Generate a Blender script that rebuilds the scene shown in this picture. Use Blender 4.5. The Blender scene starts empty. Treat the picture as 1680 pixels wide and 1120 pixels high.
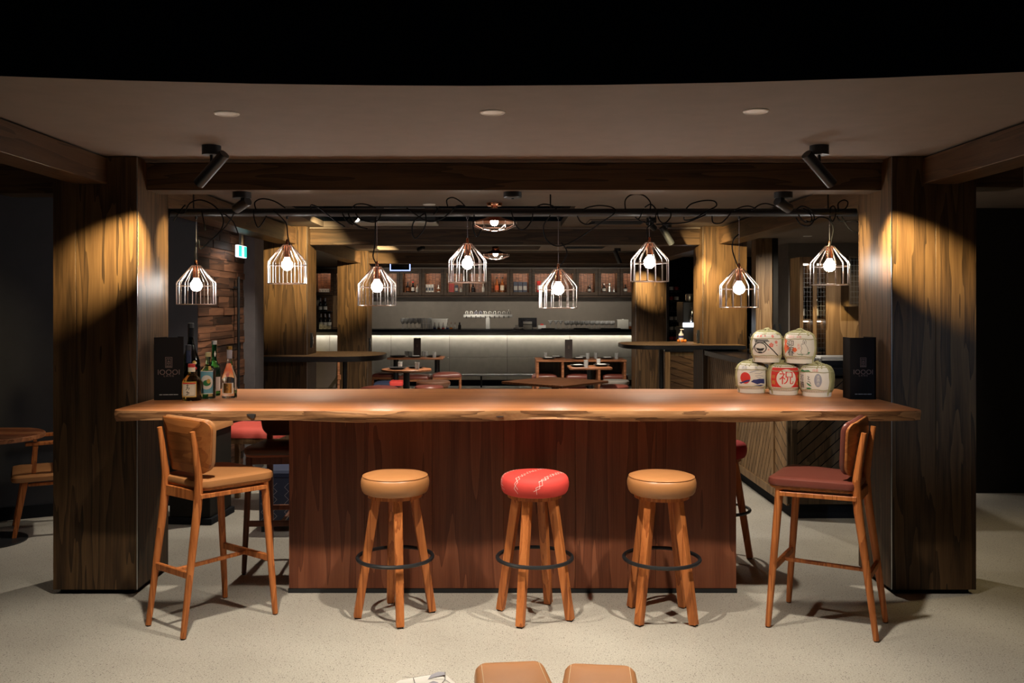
import bpy, bmesh, math, random
from mathutils import Vector, Matrix
random.seed(7)
R = math.radians
PI = math.pi
S = bpy.context.scene
C = S.collection

# ------------------------------------------------------------------ camera, world, exposure
F, CX, CY, H = 1478.0, 825.0, 500.0, 1.655      # focal length, principal point (px of 1680x1120), eye height
cam_d = bpy.data.cameras.new('camera')
cam_d.sensor_width = 36.0
cam_d.lens = 36.0 * F / 1680.0
cam_d.shift_x = (840 - CX) / 1680.0
cam_d.shift_y = (CY - 560) / 1680.0
cam_d.clip_end = 100
cam = bpy.data.objects.new('camera', cam_d)
cam.location = (0, 0, H)
cam.rotation_euler = (PI / 2, 0, 0)
C.objects.link(cam)
S.camera = cam
S.view_settings.view_transform = 'Standard'
S.view_settings.look = 'None'
S.view_settings.gamma = 1.0
S.view_settings.use_curve_mapping = False
S.view_settings.exposure = 0.0
S.cycles.use_denoising = True
S.cycles.max_bounces = 10
S.cycles.transparent_max_bounces = 16
S.cycles.caustics_reflective = False
S.cycles.caustics_refractive = False
S.cycles.sample_clamp_indirect = 4.0
W = bpy.data.worlds.new('world')
S.world = W
W.use_nodes = True
W.node_tree.nodes['Background'].inputs[0].default_value = (0.55, 0.72, 1.0, 1)
W.node_tree.nodes['Background'].inputs[1].default_value = 0.02

def spot(loc, target, power, angle, blend=0.5, color=(1, 0.86, 0.66), size=0.03):
    l = bpy.data.lights.new('spot_light', 'SPOT')
    l.energy = power
    l.spot_size = R(angle)
    l.spot_blend = blend
    l.color = color
    l.shadow_soft_size = size
    o = bpy.data.objects.new('spot_light', l)
    C.objects.link(o)
    o.location = loc
    d = Vector(target) - Vector(loc)
    o.rotation_euler = d.to_track_quat('-Z', 'Y').to_euler()
    return o

WARM = (1.0, 0.77, 0.38)
NEUT = (1.0, 0.90, 0.74)
# ceiling downlights over the bar front (lamp bodies are built further down)
for x, p in ((-1.22, 210), (-0.046, 210), (1.12, 210)):
    spot((x, 3.99, 2.47), (x, 4.05, 0), p, 88, 0.55, NEUT, 0.03)
# added unseen lamps near the higher ceiling, to brighten the open floor
for x, p in ((-2.0, 9), (0.0, 10), (2.0, 9)):
    spot((x, 2.0, 3.3), (x, 2.2, 0), p, 90, 0.8, NEUT, 0.05)
# added narrow spots, unseen in the high void, brightening bottles, slab and barrels
spot((-1.3, 1.6, 2.9), (-1.75, 5.4, 1.2), 200, 15, 0.8, NEUT, 0.03)
spot((0.1, 1.6, 2.9), (0.1, 6.5, 1.1), 110, 13, 0.9, NEUT, 0.03)
spot((1.3, 1.6, 2.9), (1.68, 5.55, 1.28), 420, 14, 0.8, NEUT, 0.03)
# added lamp without a fitting, lifting the dark cornerwise table
spot((0.55, 10.25, 2.47), (0.62, 10.7, 0.75), 90, 62, 0.7, NEUT, 0.04)
# small lamps added to brighten the tops of the high shelves
spot((-1.6, 9.45, 2.9), (-1.8, 9.95, 1.1), 90, 48, 0.8, NEUT, 0.03)
spot((1.35, 9.4, 2.47), (1.8, 9.9, 1.2), 60, 60, 0.8, NEUT, 0.03)
# added cool spot, unseen in the high void, tinting the barrel side pillar
spot((3.3, 1.2, 3.0), (2.52, 5.15, 1.25), 190, 17, 1.0, (0.55, 0.75, 1.0), 0.05)
# over the passages on either side
spot((-3.3, 4.7, 2.47), (-3.2, 4.8, 0), 16, 85, 0.6, NEUT, 0.04)
spot((3.6, 5.4, 2.47), (3.6, 5.5, 0), 45, 80, 0.5, WARM, 0.04)
# second bay and far bays
spot((-1.5, 7.2, 2.47), (-1.6, 6.9, 0), 170, 105, 0.6, NEUT, 0.04)
spot((1.2, 7.2, 2.47), (1.3, 6.9, 0), 170, 105, 0.6, NEUT, 0.04)
spot((1.7, 8.6, 2.47), (2.2, 8.0, 0.7), 90, 80, 0.6, NEUT, 0.04)
spot((-0.8, 12.6, 2.47), (-1.0, 13.4, 0), 360, 95, 0.7, NEUT, 0.05)
spot((1.0, 12.6, 2.47), (1.1, 13.6, 0), 360, 95, 0.7, NEUT, 0.05)
spot((-0.4, 15.2, 2.47), (-0.4, 15.2, 0), 160, 80, 0.7, NEUT, 0.05)
spot((-1.75, 8.0, 2.47), (-2.57, 8.2, 1.35), 70, 75, 0.7, NEUT, 0.03)
spot((3.7, 10.4, 2.47), (3.6, 11.2, 0.6), 190, 120, 0.8, NEUT, 0.04)
spot((3.3, 7.4, 2.47), (3.2, 8.4, 1.1), 70, 80, 0.6, NEUT, 0.04)
spot((-0.3, 17.2, 2.47), (-0.3, 18.45, 1.42), 60, 34, 0.8, NEUT, 0.04)  # added lamp with no fitting, to brighten the tap tower
for x in (-2.6, -0.9, 0.8, 2.2):
    spot((x, 17.0, 2.47), (x, 19.8, 1.5), 130, 62, 0.9, NEUT, 0.05)  # added lamps without fittings, lighting the bar top and back wall

# ------------------------------------------------------------------ pixel helpers (photograph px -> metres)
def X(px, Y): return (px - CX) * Y / F
def Z(py, Y): return H + (CY - py) * Y / F
def YZ(py, z): return F * (H - z) / (py - CY)
def P(px, py, Y): return Vector((X(px, Y), Y, Z(py, Y)))

# ------------------------------------------------------------------ materials
def _new(name):
    m = bpy.data.materials.new(name)
    m.use_nodes = True
    nt = m.node_tree
    b = nt.nodes['Principled BSDF']
    return m, nt, b

def plain(name, col, rough=0.5, metal=0.0, spec=0.5, var=0.06, bump=0.0, bscale=200.0, coat=0.0):
    m, nt, b = _new(name)
    N, L = nt.nodes.new, nt.links.new
    tc = N('ShaderNodeTexCoord')
    nz = N('ShaderNodeTexNoise'); nz.inputs['Scale'].default_value = 9
    L(tc.outputs['Object'], nz.inputs['Vector'])
    rp = N('ShaderNodeValToRGB')
    rp.color_ramp.elements[0].position = 0.3
    rp.color_ramp.elements[1].position = 0.7
    rp.color_ramp.elements[0].color = (*[c * (1 - var) for c in col], 1)
    rp.color_ramp.elements[1].color = (*[min(1, c * (1 + var)) for c in col], 1)
    L(nz.outputs['Fac'], rp.inputs[0])
    L(rp.outputs[0], b.inputs['Base Color'])
    b.inputs['Roughness'].default_value = rough
    b.inputs['Metallic'].default_value = metal
    b.inputs['Specular IOR Level'].default_value = spec
    b.inputs['Coat Weight'].default_value = coat
    if bump:
        n2 = N('ShaderNodeTexNoise'); n2.inputs['Scale'].default_value = bscale
        n2.inputs['Detail'].default_value = 3
        L(tc.outputs['Object'], n2.inputs['Vector'])
        bp = N('ShaderNodeBump'); bp.inputs['Strength'].default_value = bump
        bp.inputs['Distance'].default_value = 0.002
        L(n2.outputs['Fac'], bp.inputs['Height'])
        L(bp.outputs[0], b.inputs['Normal'])
    return m

def emis(name, col, strength):
    m, nt, b = _new(name)
    b.inputs['Base Color'].default_value = (*col, 1)
    b.inputs['Emission Color'].default_value = (*col, 1)
    b.inputs['Emission Strength'].default_value = strength
    return m

def glass(name, col=(1, 1, 1), rough=0.02, ior=1.45):
    m, nt, b = _new(name)
    b.inputs['Base Color'].default_value = (*col, 1)
    b.inputs['Roughness'].default_value = rough
    b.inputs['Transmission Weight'].default_value = 1.0
    b.inputs['IOR'].default_value = ior
    return m

def wood(name, dark, mid, light, axis='z', scale=1.0, rings=9.0, rough=0.5, contrast=1.0, bump=0.25, var=0.0, coat=0.0, stretch=0.07):
    """contour lines of a stretched noise give the cathedral grain; fine fibres on top"""
    m, nt, b = _new(name)
    N, L = nt.nodes.new, nt.links.new
    tc = N('ShaderNodeTexCoord')
    oi = N('ShaderNodeObjectInfo')
    addv = N('ShaderNodeVectorMath'); addv.operation = 'MULTIPLY_ADD'
    L(oi.outputs['Random'], addv.inputs[0])
    addv.inputs[1].default_value = (37, 53, 71)
    L(tc.outputs['Object'], addv.inputs[2])
    mp = N('ShaderNodeMapping')
    s = {'x': (stretch, 1, 1), 'y': (1, stretch, 1), 'z': (1, 1, stretch)}[axis]
    mp.inputs['Scale'].default_value = [v * scale for v in s]
    L(addv.outputs[0], mp.inputs['Vector'])
    n1 = N('ShaderNodeTexNoise'); n1.inputs['Scale'].default_value = 4.5
    n1.inputs['Detail'].default_value = 2.5; n1.inputs['Roughness'].default_value = 0.45
    L(mp.outputs[0], n1.inputs['Vector'])
    mu = N('ShaderNodeMath'); mu.operation = 'MULTIPLY'; mu.inputs[1].default_value = rings
    L(n1.outputs['Fac'], mu.inputs[0])
    pp = N('ShaderNodeMath'); pp.operation = 'FRACT'
    L(mu.outputs[0], pp.inputs[0])
    fb = N('ShaderNodeTexNoise'); fb.inputs['Scale'].default_value = 90
    fb.inputs['Detail'].default_value = 3
    mp2 = N('ShaderNodeMapping')
    s2 = {'x': (0.03, 1, 1), 'y': (1, 0.03, 1), 'z': (1, 1, 0.03)}[axis]
    mp2.inputs['Scale'].default_value = [v * scale for v in s2]
    L(addv.outputs[0], mp2.inputs['Vector'])
    L(mp2.outputs[0], fb.inputs['Vector'])
    mx = N('ShaderNodeMix'); mx.data_type = 'FLOAT'; mx.inputs[0].default_value = 0.55
    L(pp.outputs[0], mx.inputs[2]); L(fb.outputs['Fac'], mx.inputs[3])
    rp = N('ShaderNodeValToRGB')
    e = rp.color_ramp.elements
    c = 0.5
    e[0].position = c - 0.24 / contrast; e[0].color = (*dark, 1)
    e[1].position = c + 0.28 / contrast; e[1].color = (*light, 1)
    k = e.new(c); k.color = (*mid, 1)
    L(mx.outputs[0], rp.inputs[0])
    out = rp.outputs[0]
    if var:
        hv = N('ShaderNodeHueSaturation')
        mr = N('ShaderNodeMapRange')
        mr.inputs['To Min'].default_value = 1 - var; mr.inputs['To Max'].default_value = 1 + var
        L(oi.outputs['Random'], mr.inputs[0])
        L(mr.outputs[0], hv.inputs['Value'])
        L(out, hv.inputs['Color'])
        out = hv.outputs[0]
    L(out, b.inputs['Base Color'])
    b.inputs['Roughness'].default_value = rough
    b.inputs['Specular IOR Level'].default_value = 0.3
    b.inputs['Coat Weight'].default_value = coat
    b.inputs['Coat Roughness'].default_value = 0.25
    if bump:
        bp = N('ShaderNodeBump'); bp.inputs['Strength'].default_value = bump
        bp.inputs['Distance'].default_value = 0.002
        L(mx.outputs[0], bp.inputs['Height'])
        L(bp.outputs[0], b.inputs['Normal'])
    return m

def concrete(name):
    m, nt, b = _new(name)
    N, L = nt.nodes.new, nt.links.new
    tc = N('ShaderNodeTexCoord')
    n1 = N('ShaderNodeTexNoise'); n1.inputs['Scale'].default_value = 1.3; n1.inputs['Detail'].default_value = 5
    L(tc.outputs['Object'], n1.inputs['Vector'])
    r1 = N('ShaderNodeValToRGB')
    r1.color_ramp.elements[0].position = 0.3; r1.color_ramp.elements[1].position = 0.72
    r1.color_ramp.elements[0].color = (0.36, 0.33, 0.285, 1)
    r1.color_ramp.elements[1].color = (0.47, 0.44, 0.385, 1)
    L(n1.outputs['Fac'], r1.inputs[0])
    n3 = N('ShaderNodeTexNoise'); n3.inputs['Scale'].default_value = 150; n3.inputs['Detail'].default_value = 3
    L(tc.outputs['Object'], n3.inputs['Vector'])
    r3 = N('ShaderNodeValToRGB')
    r3.color_ramp.elements[0].position = 0.33; r3.color_ramp.elements[0].color = (0.5, 0.5, 0.5, 1)
    r3.color_ramp.elements[1].position = 0.55; r3.color_ramp.elements[1].color = (1, 1, 1, 1)
    L(n3.outputs['Fac'], r3.inputs[0])
    mm = N('ShaderNodeMix'); mm.data_type = 'RGBA'; mm.blend_type = 'MULTIPLY'; mm.inputs[0].default_value = 0.75
    L(r1.outputs[0], mm.inputs[6]); L(r3.outputs[0], mm.inputs[7])
    vo = N('ShaderNodeTexVoronoi'); vo.inputs['Scale'].default_value = 95
    L(tc.outputs['Object'], vo.inputs['Vector'])
    lt = N('ShaderNodeMath'); lt.operation = 'LESS_THAN'; lt.inputs[1].default_value = 0.30
    L(vo.outputs['Distance'], lt.inputs[0])
    sep = N('ShaderNodeSeparateColor'); L(vo.outputs['Color'], sep.inputs[0])
    gt = N('ShaderNodeMath'); gt.operation = 'GREATER_THAN'; gt.inputs[1].default_value = 0.72
    L(sep.outputs[0], gt.inputs[0])
    an = N('ShaderNodeMath'); an.operation = 'MULTIPLY'
    L(lt.outputs[0], an.inputs[0]); L(gt.outputs[0], an.inputs[1])
    cr = N('ShaderNodeValToRGB')
    cr.color_ramp.elements[0].color = (0.08, 0.07, 0.06, 1)
    cr.color_ramp.elements[1].color = (0.55, 0.52, 0.46, 1)
    cr.color_ramp.elements.new(0.7).color = (0.16, 0.14, 0.12, 1)
    L(sep.outputs[1], cr.inputs[0])
    m2 = N('ShaderNodeMix'); m2.data_type = 'RGBA'
    sc = N('ShaderNodeMath'); sc.operation = 'MULTIPLY'; sc.inputs[1].default_value = 0.9
    L(an.outputs[0], sc.inputs[0])
    L(sc.outputs[0], m2.inputs[0]); L(mm.outputs[2], m2.inputs[6]); L(cr.outputs[0], m2.inputs[7])
    L(m2.outputs[2], b.inputs['Base Color'])
    b.inputs['Roughness'].default_value = 0.5
    b.inputs['Specular IOR Level'].default_value = 0.35
    return m

M = {}
M['floor'] = concrete('polished concrete')
M['oak_dark'] = wood('dark stained oak', (0.017, 0.009, 0.004), (0.068, 0.035, 0.014), (0.105, 0.058, 0.024), 'z', 2.2, 6, 0.55, 0.8, 0.15, 0.06)
M['oak_beam_x'] = wood('dark oak beam along x', (0.024, 0.013, 0.006), (0.066, 0.036, 0.017), (0.095, 0.054, 0.027), 'x', 2.2, 6, 0.45, 0.8, 0.12)
M['oak_beam_y'] = wood('dark oak beam along y', (0.030, 0.014, 0.006), (0.068, 0.034, 0.015), (0.098, 0.053, 0.025), 'y', 2.2, 6, 0.45, 0.8, 0.12)
M['slab'] = wood('live edge slab', (0.36, 0.125, 0.042), (0.47, 0.175, 0.060), (0.55, 0.225, 0.086), 'x', 1.1, 5, 0.38, 0.8, 0.05, coat=0.12, stretch=0.045)
M['slab_edge'] = wood('slab bark edge', (0.13, 0.055, 0.022), (0.33, 0.155, 0.065), (0.46, 0.235, 0.105), 'x', 5.0, 4, 0.6, 0.9, 0.7, stretch=0.10)
M['walnut'] = wood('walnut veneer', (0.090, 0.026, 0.012), (0.165, 0.050, 0.023), (0.240, 0.083, 0.039), 'z', 1.8, 4, 0.42, 0.7, 0.05, 0.10)
M['ash_leg'] = wood('orange oiled ash', (0.27, 0.074, 0.019), (0.46, 0.145, 0.038), (0.56, 0.195, 0.058), 'z', 3.0, 7, 0.42, 0.9, 0.1, 0.05)
M['ply'] = wood('orange plywood', (0.26, 0.080, 0.020), (0.36, 0.120, 0.032), (0.44, 0.160, 0.046), 'x', 2.5, 6, 0.4, 0.9, 0.06)
M['red_wood'] = wood('reddish table wood', (0.13, 0.045, 0.02), (0.26, 0.098, 0.043), (0.36, 0.15, 0.07), 'x', 2.0, 8, 0.4, 0.9, 0.1, 0.1)
M['oak_mid'] = wood('mid oak', (0.11, 0.060, 0.026), (0.20, 0.115, 0.053), (0.27, 0.165, 0.082), 'z', 1.3, 9, 0.45, 0.9, 0.15, 0.10)
M['oak_cab'] = wood('cabinet oak', (0.030, 0.014, 0.006), (0.060, 0.030, 0.013), (0.088, 0.046, 0.020), 'x', 1.5, 8, 0.5, 0.9, 0.15, 0.05)
M['oak_dim'] = wood('smoked oak', (0.028, 0.018, 0.009), (0.058, 0.036, 0.018), (0.085, 0.055, 0.028), 'z', 1.3, 9, 0.45, 0.9, 0.15, 0.15)
M['plank'] = wood('reclaimed plank', (0.030, 0.013, 0.007), (0.090, 0.038, 0.020), (0.16, 0.070, 0.036), 'y', 2.2, 6, 0.6, 0.9, 0.3, 0.75)
M['ceiling'] = plain('ceiling paint', (0.200, 0.158, 0.132), 0.75, var=0.04, spec=0.2)
M['black'] = plain('matt black paint', (0.006, 0.007, 0.010), 0.8, spec=0.2)
M['void'] = plain('black void paint', (0.004, 0.007, 0.012), 0.9, spec=0.1)
M['wall_navy'] = plain('charcoal wall paint', (0.030, 0.031, 0.038), 0.6, spec=0.3)
M['wall_black'] = plain('black wall cladding', (0.012, 0.010, 0.008), 0.7, spec=0.2)
M['wall_grey'] = plain('grey plaster', (0.20, 0.175, 0.155), 0.8, spec=0.2)
M['wall_mauve'] = plain('mauve grey plaster', (0.15, 0.135, 0.14), 0.8, spec=0.2)
M['splash'] = plain('grey brown wall tile', (0.21, 0.176, 0.142), 0.5, var=0.05)
M['bar_metal'] = plain('brushed zinc', (0.42, 0.385, 0.32), 0.5, 0.2, var=0.06)
M['lip'] = plain('grey metal lip', (0.22, 0.22, 0.21), 0.45, 0.3)
M['stone_black'] = plain('black stone top', (0.010, 0.011, 0.014), 0.22)
M['black_metal'] = plain('black powder coat', (0.010, 0.011, 0.013), 0.42, 0.0, var=0.02)
M['black_edge'] = plain('black laminate edge', (0.012, 0.013, 0.016), 0.35)
M['steel'] = plain('satin steel', (0.55, 0.55, 0.55), 0.3, 1.0)
M['chrome'] = plain('bright chrome', (0.8, 0.8, 0.82), 0.12, 1.0)
M['copper'] = plain('polished copper', (0.72, 0.30, 0.17), 0.22, 1.0)
M['wire'] = plain('copper plated wire', (0.85, 0.74, 0.69), 0.28, 1.0)
M['bulb'] = emis('frosted bulb', (1.0, 0.94, 0.86), 120)
M['shade_glow'] = emis('pendant bulb', (1.0, 0.92, 0.80), 40)
M['lens'] = emis('spot lens', (1.0, 0.92, 0.8), 6)
M['lens_dim'] = plain('downlight baffle', (0.75, 0.72, 0.68), 0.4)
M['led'] = emis('led strip', (1.0, 0.95, 0.85), 50.0)
M['led_added'] = emis('added soft led', (1.0, 0.93, 0.82), 5.0)
M['led_small'] = emis('small cabinet led', (1.0, 0.85, 0.7), 4)
M['led_cab'] = emis('cabinet led', (1.0, 0.75, 0.55), 40)
M['blue_led'] = emis('blue led tube', (0.25, 0.40, 1.0), 6)
M['white_led'] = emis('white led bar', (0.85, 0.92, 1.0), 9)
M['teal_light'] = emis('green exit panel', (0.03, 0.50, 0.42), 1.6)
M['white_light'] = emis('white exit figure', (0.9, 0.97, 1.0), 1.6)
M['tan'] = plain('tan leather', (0.40, 0.175, 0.064), 0.38, var=0.04, bump=0.15, bscale=500)
M['oxblood'] = plain('oxblood leather', (0.16, 0.042, 0.030), 0.34, var=0.05, bump=0.12, bscale=500)
M['brown_leather'] = plain('dark brown leather', (0.11, 0.045, 0.024), 0.4, var=0.05, bump=0.12, bscale=500)
M['rust'] = plain('rust leather', (0.38, 0.09, 0.028), 0.4, var=0.04)
M['red_fab'] = plain('red fabric', (0.62, 0.045, 0.035), 0.75, var=0.05, bump=0.25, bscale=900)
M['red_dark'] = plain('crimson velvet', (0.34, 0.010, 0.012), 0.85, var=0.05)
M['coral_fab'] = plain('coral red leather', (0.58, 0.085, 0.065), 0.5, var=0.05)
M['blue_fab'] = plain('navy fabric', (0.012, 0.020, 0.055), 0.8)
M['white_fab'] = plain('white fabric', (0.72, 0.68, 0.63), 0.8, var=0.03, bump=0.2, bscale=900)
M['thread'] = plain('cream thread', (0.62, 0.50, 0.33), 0.7)
M['white'] = plain('white ceramic', (0.72, 0.71, 0.69), 0.4)
M['cream'] = plain('cream paper', (0.74, 0.66, 0.52), 0.7)
M['paper'] = plain('washi paper', (0.72, 0.66, 0.58), 0.75, var=0.05)
M['straw'] = plain('olive straw mat', (0.30, 0.275, 0.115), 0.8, var=0.2, bump=0.6, bscale=250)
M['rope'] = plain('straw rope', (0.40, 0.36, 0.185), 0.8, var=0.2, bump=0.6, bscale=600)
M['ink'] = plain('black ink', (0.020, 0.016, 0.015), 0.7)
M['ink_red'] = plain('red ink', (0.62, 0.030, 0.020), 0.7)
M['ink_orange'] = plain('orange ink', (0.72, 0.13, 0.04), 0.7)
M['ink_pink'] = plain('coral ink', (0.70, 0.20, 0.15), 0.7)
M['ink_blue'] = plain('indigo ink', (0.025, 0.03, 0.14), 0.7)
M['ink_green'] = plain('green ink', (0.02, 0.17, 0.05), 0.7)
M['ink_gold'] = plain('gold ink', (0.55, 0.33, 0.06), 0.5)
M['ink_grey'] = plain('grey ink', (0.30, 0.29, 0.33), 0.7)
M['ink_teal'] = plain('pale blue label', (0.14, 0.36, 0.45), 0.6)
M['menu'] = plain('black menu board', (0.008, 0.006, 0.006), 0.75, spec=0.15)
M['menu_brown'] = plain('brown menu board', (0.030, 0.016, 0.013), 0.5)
M['foil'] = plain('copper foil print', (0.15, 0.095, 0.082), 0.45, 0.2)
M['foil_white'] = plain('pale print', (0.30, 0.28, 0.27), 0.5)
M['g_dark'] = glass('black green glass', (0.010, 0.016, 0.010), 0.03)
M['g_green'] = glass('green glass', (0.05, 0.40, 0.12), 0.03)
M['g_pale'] = glass('pale green glass', (0.62, 0.85, 0.66), 0.03)
M['g_amber'] = glass('amber glass', (0.85, 0.62, 0.22), 0.03)
M['g_clear'] = glass('clear glass', (0.97, 0.97, 0.97), 0.01)
M['g_bar'] = glass('bright bar glass', (0.97, 0.97, 0.97), 0.05); M['g_bar'].node_tree.nodes['Principled BSDF'].inputs['Transmission Weight'].default_value = 0.72  # diffuse white in the colour stands in for backlight on the glasses
M['cable'] = plain('black cable', (0.004, 0.004, 0.005), 0.7, spec=0.15)
M['acrylic'] = plain('white acrylic', (0.62, 0.60, 0.55), 0.35)
M['gold'] = plain('gold foil', (0.70, 0.42, 0.12), 0.3, 1.0)
M['silver'] = plain('silver cap', (0.70, 0.70, 0.70), 0.35, 1.0)
M['plate'] = plain('black stoneware', (0.014, 0.014, 0.015), 0.3)
M['napkin'] = plain('white linen', (0.62, 0.60, 0.58), 0.85)
M['bottle_dark'] = plain('dark bottle', (0.012, 0.012, 0.014), 0.15)
M['bottle_amber'] = plain('whisky bottle', (0.22, 0.065, 0.018), 0.18)
M['bottle_clear'] = plain('pale bottle', (0.42, 0.40, 0.37), 0.15)
M['carton_red'] = plain('red carton', (0.42, 0.02, 0.015), 0.5)
M['carton_blue'] = plain('navy carton', (0.02, 0.03, 0.065), 0.5)
M['carton_white'] = plain('white carton', (0.6, 0.58, 0.54), 0.5)
M['screen'] = plain('dark screen', (0.012, 0.013, 0.015), 0.15)
M['orange'] = plain('orange peel', (0.75, 0.22, 0.02), 0.5)
M['rubber'] = plain('black rubber', (0.012, 0.012, 0.012), 0.7)

# ------------------------------------------------------------------ mesh builder
class MB:
    def __init__(s):
        s.bm = bmesh.new()
    def _tf(s, vs, M4):
        if M4 is not None:
            bmesh.ops.transform(s.bm, matrix=M4, verts=vs)
    def box(s, x0, x1, y0, y1, z0, z1, bev=0.0, seg=1, M4=None):
        r = bmesh.ops.create_cube(s.bm, size=1.0)
        vs = r['verts']
        bmesh.ops.scale(s.bm, vec=(abs(x1 - x0), abs(y1 - y0), abs(z1 - z0)), verts=vs)
        bmesh.ops.translate(s.bm, vec=((x0 + x1) / 2, (y0 + y1) / 2, (z0 + z1) / 2), verts=vs)
        if bev:
            ed = list({e for v in vs for e in v.link_edges})
            g = bmesh.ops.bevel(s.bm, geom=ed, offset=bev, segments=seg, affect='EDGES', profile=0.5)
            vs = list({v for f in g['faces'] for v in f.verts} | {v for v in vs if v.is_valid})
        s._tf(vs, M4)
        return s
    def bar(s, a, b, w, h=None, w1=None, bev=0.0):
        """square bar from a to b (tapering to w1)"""
        a, b = Vector(a), Vector(b)
        h = h or w
        k = (w1 or w) / w
        d = b - a
        q = d.to_track_quat('Z', 'Y').to_matrix()
        if abs(d.normalized().z) > 0.8:
            zx = d.normalized()
            yx = zx.cross(Vector((1, 0, 0))).normalized()
            xx = yx.cross(zx)
            q = Matrix((xx, yx, zx)).transposed()
        ring = []
        for p, kk in ((a, 1), (b, k)):
            ring.append([s.bm.verts.new(p + q @ Vector((sx * w / 2 * kk, sy * h / 2 * kk, 0))) for sx, sy in ((-1, -1), (1, -1), (1, 1), (-1, 1))])
        fs = [s.bm.faces.new(ring[0][::-1]), s.bm.faces.new(ring[1])]
        for i in range(4):
            fs.append(s.bm.faces.new((ring[0][i], ring[0][(i + 1) % 4], ring[1][(i + 1) % 4], ring[1][i])))
        if bev:
            bmesh.ops.bevel(s.bm, geom=list({e for f in fs for e in f.edges}), offset=bev, segments=1, affect='EDGES')
        return s
    def tube(s, pts, r, n=8, closed=False):
        pts = [Vector(p) for p in pts]
        m = len(pts)
        rs = r if isinstance(r, (list, tuple)) else [r] * m
        rings, prev = [], None
        for i, p in enumerate(pts):
            if closed:
                t = pts[(i + 1) % m] - pts[i - 1]
            else:
                t = pts[min(i + 1, m - 1)] - pts[max(i - 1, 0)]
            t = t.normalized() if t.length > 1e-9 else Vector((0, 0, 1))
            if prev is None:
                u = t.orthogonal().normalized()
            else:
                u = (prev - t * prev.dot(t))
                u = u.normalized() if u.length > 1e-6 else t.orthogonal().normalized()
            prev = u
            v = t.cross(u)
            rings.append([s.bm.verts.new(p + (u * math.cos(2 * PI * k / n) + v * math.sin(2 * PI * k / n)) * rs[i]) for k in range(n)])
        for i in range(m if closed else m - 1):
            a, b = rings[i], rings[(i + 1) % m]
            for k in range(n):
                s.bm.faces.new((a[k], a[(k + 1) % n], b[(k + 1) % n], b[k]))
        if not closed:
            s.bm.faces.new(rings[0][::-1])
            s.bm.faces.new(rings[-1])
        return s
    def lathe(s, prof, n=24, c=(0, 0, 0), M4=None):
        rings, vs = [], []
        for r, z in prof:
            if r < 1e-6:
                v = [s.bm.verts.new((c[0], c[1], c[2] + z))]
            else:
                v = [s.bm.verts.new((c[0] + r * math.cos(2 * PI * k / n), c[1] + r * math.sin(2 * PI * k / n), c[2] + z)) for k in range(n)]
            rings.append(v); vs += v
        for a, b in zip(rings, rings[1:]):
            for k in range(n):
                k2 = (k + 1) % n
                if len(a) == 1 and len(b) == 1: continue
                if len(a) == 1: s.bm.faces.new((a[0], b[k2], b[k])) if True else 0
                elif len(b) == 1: s.bm.faces.new((a[k], a[k2], b[0]))
                else: s.bm.faces.new((a[k], a[k2], b[k2], b[k]))
        if len(rings[0]) > 1 and prof[0] != prof[-1]: s.bm.faces.new(rings[0][::-1])
        if len(rings[-1]) > 1 and prof[0] != prof[-1]: s.bm.faces.new(rings[-1])
        s._tf(vs, M4)
        return s
    def pad(s, outline, prof, M4=None):
        """rings of an outline, scaled about its middle: prof is [(scale or inset<0, z or callable)]"""
        cx = sum(p[0] for p in outline) / len(outline); cy = sum(p[1] for p in outline) / len(outline)
        rings, vs = [], []
        for k, z in prof:
            ring = []
            for x, y in outline:
                if k > 0:
                    px, py = cx + (x - cx) * k, cy + (y - cy) * k
                else:
                    L = math.hypot(x - cx, y - cy); f = max(0.02, 1 + k / L)
                    px, py = cx + (x - cx) * f, cy + (y - cy) * f
                zz = z(px, py) if callable(z) else z
                ring.append(s.bm.verts.new((px, py, zz)))
            rings.append(ring); vs += ring
        n = len(outline)
        for a, b in zip(rings, rings[1:]):
            for k in range(n):
                s.bm.faces.new((a[k], a[(k + 1) % n], b[(k + 1) % n], b[k]))
        s.bm.faces.new(rings[0][::-1]); s.bm.faces.new(rings[-1])
        s._tf(vs, M4)
        return s
    def prism(s, poly, z0, z1, M4=None):
        a = [s.bm.verts.new((x, y, z0)) for x, y in poly]
        b = [s.bm.verts.new((x, y, z1)) for x, y in poly]
        n = len(poly)
        for k in range(n):
            s.bm.faces.new((a[k], a[(k + 1) % n], b[(k + 1) % n], b[k]))
        s.bm.faces.new(a[::-1]); s.bm.faces.new(b)
        s._tf(a + b, M4)
        return s
    def mesh(s, name, mat, smooth=True, ang=35):
        bmesh.ops.recalc_face_normals(s.bm, faces=s.bm.faces)
        me = bpy.data.meshes.new(name)
        s.bm.to_mesh(me); s.bm.free()
        for m in (mat if isinstance(mat, list) else [mat]):
            me.materials.append(M[m] if isinstance(m, str) else m)
        if smooth:
            me.polygons.foreach_set('use_smooth', [True] * len(me.polygons))
            me.set_sharp_from_angle(angle=R(ang))
        return me
    def build(s, name, mat, parent=None, smooth=True, label=None, ang=35):
        o = bpy.data.objects.new(name, s.mesh(name, mat, smooth, ang))
        C.objects.link(o)
        if parent: o.parent = parent
        if label: o['label'] = label
        return o

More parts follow.
